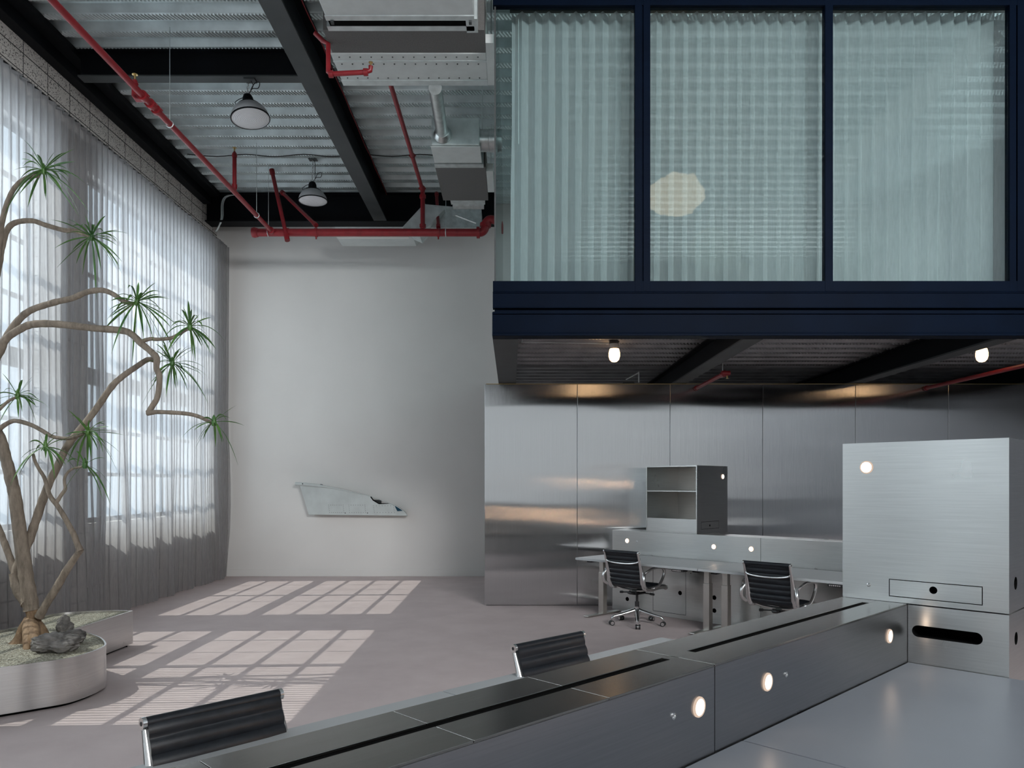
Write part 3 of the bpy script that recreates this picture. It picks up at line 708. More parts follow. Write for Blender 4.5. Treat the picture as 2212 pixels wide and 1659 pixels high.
# ================================================================ OFFICE CHAIRS (front = +y local)
def chair(name, label, loc, rz, group='black leather task chairs'):
    t = thing(name, label, 'chair', (loc[0], loc[1], 0), rz, group)
    prof = [(-.285, .845), (-.262, .78), (-.235, .70), (-.212, .62), (-.200, .55), (-.195, .50), (-.175, .462), (-.13, .445), (-.05, .442), (.05, .447), (.14, .452), (.20, .448), (.235, .430)]
    pts = spline([(0, y, z) for y, z in prof], 12)
    # arc length
    arc = [0.0]
    for a, b in zip(pts, pts[1:]): arc.append(arc[-1] + (b - a).length)
    tot = arc[-1]; W = .228; pitch = .052
    tan = []
    for i in range(len(pts)): d = pts[min(i + 1, len(pts) - 1)] - pts[max(i - 1, 0)]; d.normalize(); tan.append(d)
    def sling(i0, i1, name):
        bm = B(); rows = []
        for i in range(i0, i1 + 1):
            nrm = Vector((0, -tan[i].z, tan[i].y)) * -1
            if nrm.y < 0 and tan[i].z < -.5: nrm = -nrm
            th = .004 + .014 * abs(math.sin(PI * arc[i] / pitch)) ** .55
            row = []
            for s in (1, -1):
                for k in range(7):
                    x = (-1 + 2 * k / 6) * W * s
                    e = .6 if k in (0, 6) else 1
                    row.append(bm.verts.new(pts[i] + Vector((x, 0, 0)) + nrm * th * s * e))
            rows.append(row)
        n = len(rows[0])
        for a, b in zip(rows, rows[1:]):
            for k in range(n): bm.faces.new((a[k], a[(k + 1) % n], b[(k + 1) % n], b[k]))
        bm.faces.new(rows[0][::-1]); bm.faces.new(rows[-1])
        return obj(name, bm, M['leather'], t, smooth=True)
    # split at the bend (arc just below the back)
    isp = min(range(len(pts)), key=lambda i: abs(pts[i].z - .470) + (1 if pts[i].y > 0 else 0))
    bk = sling(2, isp, 'backrest'); se = sling(isp, len(pts) - 3, 'seat')
    # rolled ends
    bm = B(); cyl(bm, (-W, -.292, .842), (W, -.292, .842), .019, 16); obj('top_roll', bm, M['leather'], bk, smooth=True)
    bm = B(); cyl(bm, (-W, .238, .428), (W, .238, .428), .017, 16); obj('front_roll', bm, M['leather'], se, smooth=True)
    for s in (-1, 1):
        fp = pts[::3] + [pts[-1]]
        fr_r = [.011 + .015 * min(1, max(0, (.80 - p.z) / .22)) for p in fp]
        bm = B(); tube(bm, [p + Vector((s * (W + .002), -.019 if p.z > .5 else 0, -.0 if p.z > .5 else -.014)) for p in fp], fr_r, 10)
        cyl(bm, (s * (W + .001), -.292, .842), (s * (W + .014), -.292, .842), .020, 18); cyl(bm, (s * (W + .001), .238, .428), (s * (W + .014), .238, .428), .018, 18)
        fr = obj('side_frame', bm, M['alu'], t, smooth=True)
        bm = B(); lathe(bm, [(0, .002), (.006, .002), (.008, .0)], (s * (W + .014), -.292, .842), (s, 0, 0), 12); obj('cap_screw', bm, M['black_plastic'], fr)
        xo = s * (W + .055)
        arm = spline([(s * (W + .03), -.215, .60), (xo, -.20, .635), (xo + s * .012, -.12, .665), (xo + s * .015, .0, .672), (xo + s * .012, .085, .655), (xo + s * .008, .115, .61), (xo, .085, .53), (s * (W + .05), .02, .465), (s * (W + .03), -.04, .448)], 7)
        bm = B(); tube(bm, arm, .017, 10, sq=.8); obj('armrest', bm, M['alu'], t, smooth=True)
        bm = B(); tube(bm, spline([(s * (W + .03), -.225, .62), (s * (W + .05), -.255, .57), (s * (W + .05), -.25, .50), (s * (W + .03), -.20, .462)], 6), .018, 10); obj('arm_bracket', bm, M['alu'], t, smooth=True)
    bm = B(); tube(bm, spline([(-W, -.268, .755), (-W + .03, -.285, .735), (-W * .5, -.292, .722), (0, -.294, .718), (W * .5, -.292, .722), (W - .03, -.285, .735), (W, -.268, .755)], 6), .010, 8); obj('back_spreader', bm, M['alu'], t, smooth=True)
    for y in (-.10, .10):
        bm = B(); tube(bm, spline([(-W - .01, y, .435), (-.12, y * .8, .405), (0, y * .7, .398), (.12, y * .8, .405), (W + .01, y, .435)], 6), .014, 8); obj('seat_spreader', bm, M['alu'], t, smooth=True)
    bm = B(); box(bm, (-.055, -.09, .345), (.055, .10, .392)); box(bm, (-.03, -.15, .36), (.03, -.09, .385)); mech = obj('tilt_mechanism', bm, M['black_plastic'], t, bevel=.012)
    bm = B(); cyl(bm, (-.05, -.02, .365), (-.19, -.04, .355), .007, 8); cyl(bm, (-.17, -.037, .357), (-.205, -.042, .354), .014, 10); cyl(bm, (.05, .02, .365), (.20, .03, .36), .007, 8); cyl(bm, (.16, .028, .361), (.21, .031, .358), .013, 10); obj('tilt_lever', bm, M['black_plastic'], mech, smooth=True)
    bm = B(); cyl(bm, (0, 0, .225), (0, 0, .345), .014, 14); cyl(bm, (0, 0, .205), (0, 0, .262), .024, 16); obj('gas_column', bm, M['black_plastic'], t, smooth=True)
    bm = B(); lathe(bm, [(0, .085), (.026, .085), (.030, .10), (.028, .205), (0, .205)], seg=20); bs = obj('base_hub', bm, M['alu'], t, smooth=True)
    bm = B(); cyl(bm, (0, 0, .045), (0, 0, .085), .018, 14); obj('hub_sleeve', bm, M['black_plastic'], bs, smooth=True)
    for k in range(5):
        th = 2 * PI * k / 5 + .35; d = Vector((math.cos(th), math.sin(th), 0)); z_ = Vector((0, 0, 1)); sd = Vector((-d.y, d.x, 0))
        bm = B(); tube(bm, [d * .02 + z_ * .165, d * .08 + z_ * .148, d * .18 + z_ * .122, d * .275 + z_ * .102, d * .298 + z_ * .085, d * .30 + z_ * .062], [.027, .024, .020, .017, .014, .011], 10, sq=.9); lg = obj('leg', bm, M['alu'], t, smooth=True)
        bm = B()
        cc = d * .30 + z_ * .028
        for s in (-1, 1): cyl(bm, cc + sd * s * .008, cc + sd * s * .027, .0272, 18)
        cyl(bm, cc - sd * .008, cc + sd * .008, .010, 10); obj('caster', bm, M['black_plastic'], lg, smooth=True)
        bm = B(); tube(bm, [cc - sd * .0295, cc + sd * .0295], .019, 14); obj('caster_cap', bm, M['alu'], lg, smooth=True)
    return t
def chair_at(c, rz, label): return chair('office_chair', label, c, rz)
rb = ANG - PI / 2
c = D0 - N * .77 + U * .18; chair_at((c.x, c.y), rb, 'black leather and aluminium swivel chair, fully visible, at the left back desk')
c = D0 - N * 2.50 + U * .16; chair_at((c.x, c.y), rb, 'black leather and aluminium swivel chair, base hidden by the steel box, at right back desk')
def tucked(pxl, pyl, pxr, pyr):
    a = onz(pxl, pyl, .86); b = onz(pxr, pyr, .86); c = (a + b) / 2; return c + N * -.292, math.atan2(-(b - a).y, -(b - a).x)
c, r_ = tucked(318, 1549, 606, 1488); chair_at((c.x, c.y), r_, 'black leather chair back nearest the camera at the lower left, tucked behind the desk')
c, r_ = tucked(1113, 1392, 1252, 1364); chair_at((c.x, c.y), r_, 'black leather chair back behind the middle of the foreground steel box')

# ================================================================ PLANTER, ROCKS, TREE
def Z(px, py, z=.35): return onz(px, py, z)
front = spline([(-3.95, 4.80, 0), Z(0, 1442), Z(75, 1432), Z(150, 1421), Z(200, 1407), Z(225, 1396), Z(229, 1388), Z(217, 1376), Z(190, 1366)], 8)
rim = front + [Z(160, 1359), Z(287, 1319)] + spline([Z(287, 1319), Z(245, 1318), Z(203, 1319), Z(136, 1323), Z(92, 1331), Z(45, 1351), Z(0, 1361), Vector((-4.52, 5.9, 0)), Vector((-4.62, 5.2, 0)), Vector((-4.45, 4.7, 0)), Vector((-4.1, 4.6, 0))], 6)[1:]
rim = [Vector((p.x, p.y, 0)) for p in rim]
def offset(poly, d):
    out = []; n = len(poly)
    for i in range(n):
        a, b, c = poly[i - 1], poly[i], poly[(i + 1) % n]
        t1 = (b - a).normalized(); t2 = (c - b).normalized(); n1 = Vector((-t1.y, t1.x, 0)); n2 = Vector((-t2.y, t2.x, 0)); m = n1 + n2
        if m.length < .2: m = n1
        m.normalize(); out.append(b + m * d / max(.5, m.dot(n1)))
    return out
area = sum(a.x * b.y - b.x * a.y for a, b in zip(rim, rim[1:] + rim[:1]))
sgn = 1 if area > 0 else -1
pt = thing('planter', 'low kidney-shaped stainless steel planter filled with pale gravel on the carpet', 'planter', (-3.9, 6.1, 0))
inn = offset(rim, sgn * .012)
bm = B(); zl, zh = .028, .35
vo = [[bm.verts.new((p.x, p.y, z)) for p in rim] for z in (zl, zh)]; vi = [[bm.verts.new((p.x, p.y, z)) for p in inn] for z in (zl, zh)]
n = len(rim)
for i in range(n):
    j = (i + 1) % n
    bm.faces.new((vo[0][i], vo[0][j], vo[1][j], vo[1][i])); bm.faces.new((vi[0][i], vi[1][i], vi[1][j], vi[0][j])); bm.faces.new((vo[1][i], vo[1][j], vi[1][j], vi[1][i])); bm.faces.new((vo[0][i], vi[0][i], vi[0][j], vo[0][j]))
obj('shell', bm, M['planter_steel'], pt, world=True, smooth=True)
bm = B(); pl_ = offset(rim, sgn * .05); prism(bm, [(p.x, p.y, .001) for p in pl_], (0, 0, .03)); obj('plinth', bm, M['void'], pt, world=True)
bm = B(); gi = offset(rim, sgn * .013); prism(bm, [(p.x, p.y, .25) for p in gi], (0, 0, .078))
o = obj('gravel', bm, M['gravel'], pt, world=True); 

def rock(label, c, sc, seed, rz=0):
    bm = B(); bmesh.ops.create_icosphere(bm, subdivisions=5, radius=1)
    for v in bm.verts:
        p = v.co + Vector((seed, seed * 2, 0))
        k = 1 + .35 * noise.noise(p * 1.3) + .20 * (abs(noise.noise(p * 3.2)) - .2) + .10 * noise.noise(p * 8) + .05 * noise.noise(p * 18)
        v.co = Vector((v.co.x * sc[0], v.co.y * sc[1], v.co.z * sc[2])) * k
    bm.transform(Matrix.Rotation(rz, 4, 'Z'))
    lo = min(v.co.z for v in bm.verts)
    bm.transform(Matrix.Translation((0, 0, -lo - .01)))
    o = obj('rock', bm, M['rock'], None, smooth=False)
    for p in o.data.polygons: p.use_smooth = True
    o.location = c; tag(o, label, 'rock', 'rocks in the planter'); return o
GZ = .328
c = onz(118, 1411, GZ); rock('large craggy dark rock lying on the gravel at the foot of the tree', (c.x, c.y + .06, GZ), (.17, .11, .075), 3.1, .2)
c = onz(148, 1392, GZ); rock('low jagged dark rock to the right of the largest rock', (c.x + .01, c.y + .02, GZ), (.10, .07, .055), 8.4, .5)
c = onz(117, 1382, GZ); rock('small rounded dark rock behind the largest rock', (c.x, c.y + .14, GZ), (.062, .06, .085), 5.7)

TY = 6.12
tree = thing('dragon_tree', 'tall slender dragon tree with winding bare branches growing from the steel planter', 'tree', (at(66, 1385, TY).x, TY, GZ))
def pbranch(name, pts, r0, r1, dy=(0, 0), mat='bark', n=6, jit=.004, parent=tree):
    L = len(pts); p3 = []
    for i, (x, y) in enumerate(pts):
        Y = TY + dy[0] + (dy[1] - dy[0]) * i / (L - 1); p3.append(at(x, y, Y))
    sp_ = spline(p3, n); m = len(sp_)
    for i, p in enumerate(sp_): p += Vector((noise.noise(p * 7), noise.noise(p * 7 + Vector((9, 0, 0))), 0)) * jit
    rs = [(r0 + (r1 - r0) * (i / (m - 1)) ** .8) * (1 + .10 * noise.noise(sp_[i] * 16) + (.05 if i % 3 == 0 else 0)) for i in range(m)]
    bm = B(); tube(bm, sp_, rs, 10); obj(name, bm, M[mat], parent, world=True, smooth=True)
    return sp_[-1], (sp_[-1] - sp_[-3]).normalized()
# trunk foot with root flare
bm = B()
tp = spline([at(x, y, TY) for x, y in ((66, 1392), (67, 1372), (70, 1350), (72, 1330), (66, 1308), (60, 1285))], 6)
tube(bm, tp, [.125 - .065 * min(1, i / 12) - .0006 * i for i in range(len(tp))], 20)
for v in bm.verts:
    q = v.co; c0 = at(66, 1385, TY); dv = Vector((q.x - c0.x, q.y - c0.y, 0)); th = math.atan2(dv.y, dv.x); hgt = max(0, 1 - (q.z - GZ) / .32)
    v.co += dv * (.30 * hgt * math.sin(th * 5 + 1) + .18 * noise.noise(q * 14))
obj('trunk_base', bm, M['bark_root'], tree, world=True, smooth=True)
for (x, y, dyy) in ((38, 1390, .0), (60, 1404, -.06), (80, 1405, -.04), (104, 1388, .05), (50, 1384, .1)):
    a = at(66, 1345, TY); e = onz(x, y, GZ - .01); bm = B()
    tube(bm, spline([a, a.lerp(e, .5) + Vector((0, 0, .03)), e + Vector((0, 0, .005)), e + (e - a) * .12 - Vector((0, 0, .02))], 5), [.055 * (1 - i / 18) + .008 for i in range(16)], 9); obj('root', bm, M['bark_root'], tree, world=True, smooth=True)
ends = []
pbranch('trunk', [(68, 1318), (60, 1270), (52, 1215), (45, 1166), (35, 1090), (23, 1031), (10, 980), (0, 945), (-25, 900), (-45, 850)], .062, .036)
pbranch('limb', [(62, 1300), (50, 1285), (38, 1262), (33, 1238)], .062, .045, (.0, .02))
pbranch('branch', [(34, 1240), (22, 1205), (10, 1172), (-4, 1140), (-30, 1090)], .030, .022, (.02, .1))
e = pbranch('branch', [(34, 1244), (45, 1205), (63, 1166), (82, 1110), (104, 1049), (127, 1003), (149, 958), (195, 900), (242, 835), (260, 817), (289, 796), (318, 777), (334, 779)], .040, .019, (.02, .25)); ends.append((e, 372, 785, .25, 1))
e = pbranch('branch', [(-30, 812), (-14, 781), (0, 759), (11, 734), (47, 709), (76, 700), (127, 700.5), (203, 709), (264, 714), (286, 723), (304, 741), (326, 760), (338, 774), (338, 796), (344, 814), (340, 857), (330, 876), (319, 892)], .033, .021, (-.05, -.25))
e = pbranch('branch', [(318, 893), (330, 891), (344, 890), (398, 893), (427, 899), (458, 913)], .019, .014, (-.25, -.3)); ends.append((e, 462, 912, -.3, 0))
e = pbranch('branch', [(304, 738), (325, 732), (340, 733), (370, 730), (392, 718), (410, 708)], .016, .012, (-.18, -.1)); ends.append((e, 410, 706, -.1, 2))
e = pbranch('branch', [(-10, 775), (0, 752), (18, 723), (40, 691), (69, 669), (119, 653), (156, 644), (188, 631), (221, 627), (246, 636), (268, 651), (288, 657)], .033, .017, (.05, -.12)); ends.append((e, 296, 652, -.12, 3))
e = pbranch('branch', [(-12, 620), (0, 560), (6, 530), (14, 499), (33, 481), (69, 477), (98, 486), (137, 497), (163, 499), (198, 512)], .026, .017, (0, .15)); ends.append((e, 198, 512, .15, 4))
e = pbranch('branch', [(-14, 620), (-6, 570), (0, 525), (6, 475), (16, 437), (32, 405), (54, 386), (82, 379)], .026, .016, (0, -.1)); ends.append((e, 94, 368, -.1, 4))
e = pbranch('branch', [(-20, 900), (0, 883), (18, 867), (36, 858)], .014, .011, (0, .1)); ends.append((e, 38, 855, .1, 5))
e = pbranch('branch', [(-20, 948), (0, 926), (23, 911), (40, 910), (68, 918), (90, 930), (113, 943), (140, 947), (158, 945), (181, 936)], .020, .013, (0, -.12)); ends.append((e, 190, 934, -.12, 2))
pbranch('branch', [(84, 1332), (100, 1305), (122, 1270), (140, 1238), (154, 1216), (166, 1199), (174, 1189)], .034, .024, (-.05, -.15))
e = pbranch('branch', [(174, 1190), (167, 1175), (157, 1150), (145, 1126), (133, 1106), (122, 1090), (108, 1072), (101, 1050), (95, 1031), (84, 1012), (76, 995), (72, 981)], .026, .011, (-.15, -.15)); ends.append((e, 98, 966, -.15, 5))
e = pbranch('branch', [(120, 1088), (132, 1070), (141, 1056), (139, 1043), (140, 1031), (148, 1019), (158, 1012), (168, 1010), (182, 1007)], .015, .008, (-.15, -.1)); ends.append((e, 183, 1004, -.1, 6))

def crown(px, py, dy, kind, direc):
    c = at(px, py, TY + dy)
    n_l = {0: 15, 1: 40, 2: 30, 3: 30, 4: 32, 5: 24, 6: 9}[kind]; Lm = {0: .27, 1: .33, 2: .29, 3: .40, 4: .36, 5: .27, 6: .24}[kind]
    bm = B(); rnd = random.Random(int(px * 13 + py))
    for k in range(n_l):
        az = 2 * PI * (k * .618) + rnd.uniform(-.2, .2); el = rnd.uniform(-.75, 1.15)
        d = Vector((math.cos(az) * math.cos(el), math.sin(az) * math.cos(el) * .8, math.sin(el)))
        d = (d + Vector((.15, 0, -.05))).normalized()
        L = Lm * rnd.uniform(.55, 1.15); w = rnd.uniform(.006, .0105) * (1.15 if kind in (3, 4) else 1); sag = rnd.uniform(.1, 1.0) * L * .75
        side = d.cross(Vector((0, 0, 1)));
        if side.length < .1: side = Vector((1, 0, 0))
        side = (side.normalized() + Vector((rnd.uniform(-.5, .5), rnd.uniform(-.5, .5), rnd.uniform(-.6, .6)))).normalized()
        prev = None; m = 9; kink = rnd.random() < .15
        for i in range(m + 1):
            t_ = i / m; p = c + d * (L * t_ * (1 - .12 * t_)) - Vector((0, 0, 1)) * sag * t_ ** 2.1 * max(.15, math.cos(el) + .15)
            ww = w * (.45 + 1.1 * t_ if t_ < .5 else 1.0 * (1.0 - ((t_ - .5) / .5) ** 1.6)) + .0006
            fold = Vector((0, 0, 1)) * ww * .45
            a_, b__, m_ = bm.verts.new(p - side * ww + fold), bm.verts.new(p + side * ww + fold), bm.verts.new(p)
            if prev: bm.faces.new((prev[0], prev[2], m_, a_)); bm.faces.new((prev[2], prev[1], b__, m_))
            prev = (a_, b__, m_)
    lathe(bm, [(0, -.03), (.014, -.03), (.02, .0), (.012, .04), (0, .06)], c, (0, 0, 1), 10)
    obj('leaf_crown', bm, M['leaf'], tree, world=True, smooth=True, recalc=False)
for (e, px, py, dy, kind) in ends: crown(px, py, dy, kind, e[1])

# ================================================================ HIGH-BAY LAMPS
def highbay(px, pyc, Y, ztop, label, tilt):
    c = at(px, pyc, Y)
    t = thing('pendant_lamp', label, 'lamp', (c.x, c.y, c.z), 0, 'industrial pendant lamps under the ceiling')
    ax = Vector(tilt).normalized()
    bm = B(); lathe(bm, [(.208, 0), (.210, .01), (.196, .06), (.160, .115), (.125, .145), (.105, .155), (.10, .15), (.12, .14), (.155, .11), (.19, .058), (.203, .008), (.208, 0)], (0, 0, 0), ax, 36)
    m, nt, b = nodes_mat('prismatic_shade'); b.inputs['Base Color'].default_value = (.58, .58, .60, 1); b.inputs['Roughness'].default_value = .3; b.inputs['Metallic'].default_value = .15
    obj('shade', bm, m, t, smooth=True)
    bm = B(); lathe(bm, [(0, -.022), (.05, -.021), (.12, -.015), (.18, -.005), (.205, .002)], (0, 0, 0), ax, 36)
    m, nt, b = nodes_mat('frosted_lens')
    sp_ = nt.nodes.new('ShaderNodeTexWave'); sp_.wave_type = 'RINGS'; sp_.rings_direction = 'Z'; sp_.inputs['Scale'].default_value = 18
    nt.links.new(mapped(nt, (1, 1, 1)), sp_.inputs['Vector'])
    nt.links.new(ramp(nt, sp_.outputs['Fac'], (.62, .62, .64), (.80, .80, .82)), b.inputs['Base Color']); b.inputs['Roughness'].default_value = .25
    bump(nt, b, sp_.outputs['Fac'], .3, .004)
    obj('lens', bm, m, t, smooth=True)
    bm = B(); lathe(bm, [(.204, -.006), (.214, -.004), (.214, .006), (.204, .006)], (0, 0, 0), ax, 36); obj('rim_band', bm, M['black_steel'], t, smooth=True)
    bm = B(); lathe(bm, [(.128, .132), (.132, .145), (.11, .165), (.075, .175), (.062, .19), (.058, .24), (.045, .275), (.02, .29), (0, .292)], (0, 0, 0), ax, 28); hs_ = obj('housing', bm, M['black_steel'], t, smooth=True)
    bm = B(); tube(bm, spline([ax * .15 + Vector((-.13, 0, 0)), ax * .19 + Vector((-.15, 0, 0)), ax * .23 + Vector((-.10, 0, 0)), ax * .25 + Vector((-.05, 0, 0))], 5), .004, 6); obj('bracket_wire', bm, M['black_steel'], hs_)
    top = Vector((ax.x * .29, ax.y * .29, ax.z * .29)); zt_ = ztop - c.z
    bm = B(); k = 0; z = top.z
    while z < zt_ - .01:
        ang = (k % 2) * PI / 2; x_, y_ = top.x * max(0, 1 - k * .12), top.y * max(0, 1 - k * .12)
        loop = [Vector((x_ + math.cos(a) * .010 * math.cos(ang), y_ + math.cos(a) * .010 * math.sin(ang), z + .016 + math.sin(a) * .018)) for a in [2 * PI * q / 10 for q in range(11)]]
        tube(bm, loop, .0028, 6); z += .028; k += 1
    obj('chain', bm, M['alu'], t, smooth=True)
    bm = B(); tube(bm, spline([top + Vector((0.01, 0, -.02)), top + Vector((.06, -.02, .05)), top + Vector((.13, -.02, .06)), top + Vector((.14, -.01, .13)), top + Vector((.08, 0, .12)), top + Vector((.04, 0, .05)), Vector((.03, 0, zt_ - .06)), Vector((.0, 0, zt_))], 7), .0045, 8); obj('cord', bm, M['rubber'], t, smooth=True)
    bm = B(); box(bm, (-.06, -.05, zt_ - .012), (.06, .05, zt_)); obj('ceiling_mount', bm, M['grey_flange'], t)
    return t
highbay(541, 256, 8.50, 6.12, 'nearer dome pendant lamp hanging from the black crossbeam', (-.16, .10, 1))
highbay(676, 434, 11.3, 6.43, 'farther dome pendant lamp hanging close to the back wall', (-.04, .03, 1))

# bulbs under the mezzanine
for (px, lab) in ((1327, 'glowing round-ended bulb under the upper room, left above the shelf unit'), (2121, 'glowing bulb under the upper room at the far right')):
    c = at(px, 768, 8.39)
    t = thing('bulb_lamp', lab, 'lamp', (c.x, c.y, c.z), 0, 'bare bulbs under the upper room')
    bm = B(); lathe(bm, [(0, -.075), (.03, -.068), (.052, -.045), (.062, -.01), (.062, .03), (.052, .07), (.045, .078)], seg=28); obj('bulb', bm, M['bulb_glow'], t, smooth=True)
    bm = B(); lathe(bm, [(0, .07), (.047, .07), (.05, .075), (.05, .13), (.03, .14), (0, .14)], seg=24); obj('socket', bm, M['white_ceramic'], t, smooth=True)
    bm = B(); box(bm, (-.05, -.05, .14), (.05, .05, 3.171 - c.z)); obj('junction_box', bm, M['grey_flange'], t, bevel=.004)
bm = B(); tube(bm, spline([(.10, 8.3, 3.15), (.5, 8.36, 3.155), (.9, 8.38, 3.15), (1.07, 8.39, 3.15)], 6), .007, 8); tube(bm, spline([(.11, 7.0, 3.13), (.10, 7.6, 3.05), (.10, 8.3, 3.15)], 6), .006, 8)
tag(obj('conduit', bm, M['galv']), 'thin conduit under the upper room leading to the left bulb', 'conduit')
t = thing('ceiling_bracket', 'small metal bracket on top of the steel panel wall', 'bracket', (1.45, YS - .02, 2.915))
c0 = at(1350, 823, YS + .02)
bm = B(); box(bm, (c0.x - .03, YS + .0, 2.914), (c0.x + .12, YS + .06, 2.94)); obj('plate', bm, M['grey_flange'], t, world=True)
bm = B(); tube(bm, [at(1352, 820, YS + .02), at(1378, 806, YS + .02), at(1380, 803, YS + .02), at(1380, 826, YS + .02)], .008, 8); obj('arm', bm, M['galv'], t, world=True)

# ================================================================ RED SPRINKLER PIPES
def coupling(bm, c, d, r, w=.05):
    d = Vector(d).normalized(); c = Vector(c); tube(bm, [c - d * w / 2, c - d * w / 2.1, c + d * w / 2.1, c + d * w / 2], [r * 1.0, r * 1.35, r * 1.35, r], 16)
    s, t_ = frame_of(d)
    for k in (-1, 1): cyl(bm, c + s * r * 1.5 * k - d * w * .3, c + s * r * 1.5 * k + d * w * .3, r * .22, 8)
YP, ZP, RP = 11.5, 5.405, .058
xl = (550 - CX) * YP / F; xr_ = (1033 - CX) * YP / F
sp = thing('sprinkler_pipework', 'red sprinkler main crossing in front of the back wall with its red branch pipes', 'pipe', (xl, YP, ZP))
bm = B(); tube(bm, [(xl, YP, ZP), (xr_, YP, ZP)], RP, 20); obj('main_pipe', bm, M['red'], sp, world=True, smooth=True)
bm = B(); tube(bm, [(xl - .035, YP, ZP), (xl, YP, ZP), (xl + .05, YP, ZP)], [.07, .078, .066], 20); obj('end_cap', bm, M['red'], sp, world=True, smooth=True)
bm = B(); el_ = spline([(xr_, YP, ZP), (xr_ + .06, YP, ZP + .01), (xr_ + .10, YP, ZP + .06), (xr_ + .11, YP, ZP + .13), (xr_ + .16, YP, ZP + .19), (xr_ + .24, YP, ZP + .19), (xr_ + .31, YP + .02, ZP + .15), (xr_ + .315, YP + .1, ZP + .02)], 6); tube(bm, el_, .064, 18)
coupling(bm, (xr_, YP, ZP), (1, 0, 0), .064); coupling(bm, (xr_ + .11, YP, ZP + .11), (.1, 0, 1), .064); obj('elbow', bm, M['red'], sp, world=True, smooth=True)
bx = -3.62
bm = B(); tube(bm, [(bx, 3.0, ZP + .0), (bx, YP, ZP)], .031, 14); coupling(bm, (bx, YP - .09, ZP), (0, 1, 0), .036); br1 = obj('branch_pipe', bm, M['red'], sp, world=True, smooth=True)
def Yb(py): return F * (ZP - H0) / (HY - py)
y1 = Yb(214)
bm = B(); coupling(bm, (bx, y1 - .06, ZP), (0, 1, 0), .036); coupling(bm, (bx, y1 + .10, ZP), (0, 1, 0), .036); coupling(bm, (bx, y1 + .22, ZP), (0, 1, 0), .036)
tube(bm, [(bx, y1, ZP), (bx - .09, y1, ZP), (bx - .11, y1, ZP + .03), (bx - .11, y1, ZP + .15)], .030, 12); tube(bm, [(bx - .11, y1, ZP + .15), (bx - .11, y1, ZP + .19)], [.036, .02], 12); obj('tee_riser', bm, M['red'], sp, world=True, smooth=True)
bm = B(); tube(bm, [(bx - .11, y1, ZP + .19), (bx - .11, y1, ZP + .24)], [.012, .012], 8); lathe(bm, [(0, .24), (.028, .24), (.028, .246), (0, .247)], (bx - .11, y1, ZP), None, 12); obj('sprinkler_head', bm, M['brass'], sp, world=True, smooth=True)
y2 = Yb(415)
bm = B(); tube(bm, [(bx, y2, ZP), (bx, y2, ZP + .46)], .026, 12); tube(bm, [(bx, y2, ZP + .46), (bx, y2, ZP + .50), (bx, y2, ZP + .53)], [.034, .030, .012], 12); tube(bm, [(bx, y2, ZP + .05), (bx, y2, ZP + .10)], .034, 12); obj('riser', bm, M['red'], sp, world=True, smooth=True)
bm = B(); tube(bm, [(bx, y2, ZP + .53), (bx, y2, ZP + .575)], .010, 8); lathe(bm, [(0, .575), (.026, .575), (.026, .58), (0, .581)], (bx, y2, ZP), None, 12); obj('sprinkler_head', bm, M['brass'], sp, world=True, smooth=True)
# drop and second branch towards the camera
bx2 = -1.352; z2 = 6.05
bm = B(); tube(bm, [(bx2, YP, ZP), (bx2, YP, z2)], .034, 14); coupling(bm, (bx2, YP, ZP + .10), (0, 0, 1), .036); coupling(bm, (bx2, YP, z2 - .10), (0, 0, 1), .036); obj('riser', bm, M['red'], sp, world=True, smooth=True)
bm = B(); tube(bm, [(bx2, YP, z2 - .01), (bx2, 7.7, z2)], .028, 12); coupling(bm, (bx2, YP - .06, z2), (0, 1, 0), .032); coupling(bm, (bx2, 10.3, z2), (0, 1, 0), .028, .03); obj('branch_pipe', bm, M['red'], sp, world=True, smooth=True)
for (pa, Ya, pb, Yb2, r) in (((587, 367), 11.64, (621, 520), YP - .09, .030), ((609, 415), 12.4, (683, 487), YP + .05, .028), ((943, 418), 12.4, (947, 492), YP + .03, .025)):
    bm = B(); a, b = at(*pa, Ya), at(*pb, Yb2); tube(bm, [a, b], r, 12); d = (b - a).normalized()
    tube(bm, [a - d * .0, a + d * .07], r * 1.35, 12); tube(bm, [b - d * .09, b], r * 1.3, 12); obj('sway_brace', bm, M['red'], sp, world=True, smooth=True)
for px in (621, 683, 947):
    bm = B(); x = (px - CX) * YP / F; tube(bm, [(x - .018, YP, ZP), (x + .018, YP, ZP)], RP + .009, 18); cyl(bm, (x, YP, ZP - .10), (x, YP, ZP), .012, 8); obj('pipe_clamp', bm, M['red'], sp, world=True, smooth=True)
for (x, y, za, zb3, col) in ((bx, Yb(268), ZP, ZC, 'galv'), (bx, Yb(465), ZP, ZC, 'galv'), ((580 - CX) * YP / F, YP, ZP + .05, ZC, 'galv'), ((963 - CX) * YP / F, YP, ZP + .05, ZC, 'galv')):
    bm = B(); cyl(bm, (x, y, za + .03), (x, y, zb3), .004, 8); R = .036 if x == bx else .062
    loop = [Vector((x + (0 if x != bx else math.cos(a) * R), y + (0 if x == bx else math.cos(a) * R), ZP + math.sin(a) * R)) for a in [2 * PI * k / 16 for k in range(17)]]
    tube(bm, loop, .006, 6); obj('hanger_rod', bm, M['galv'], sp, world=True)
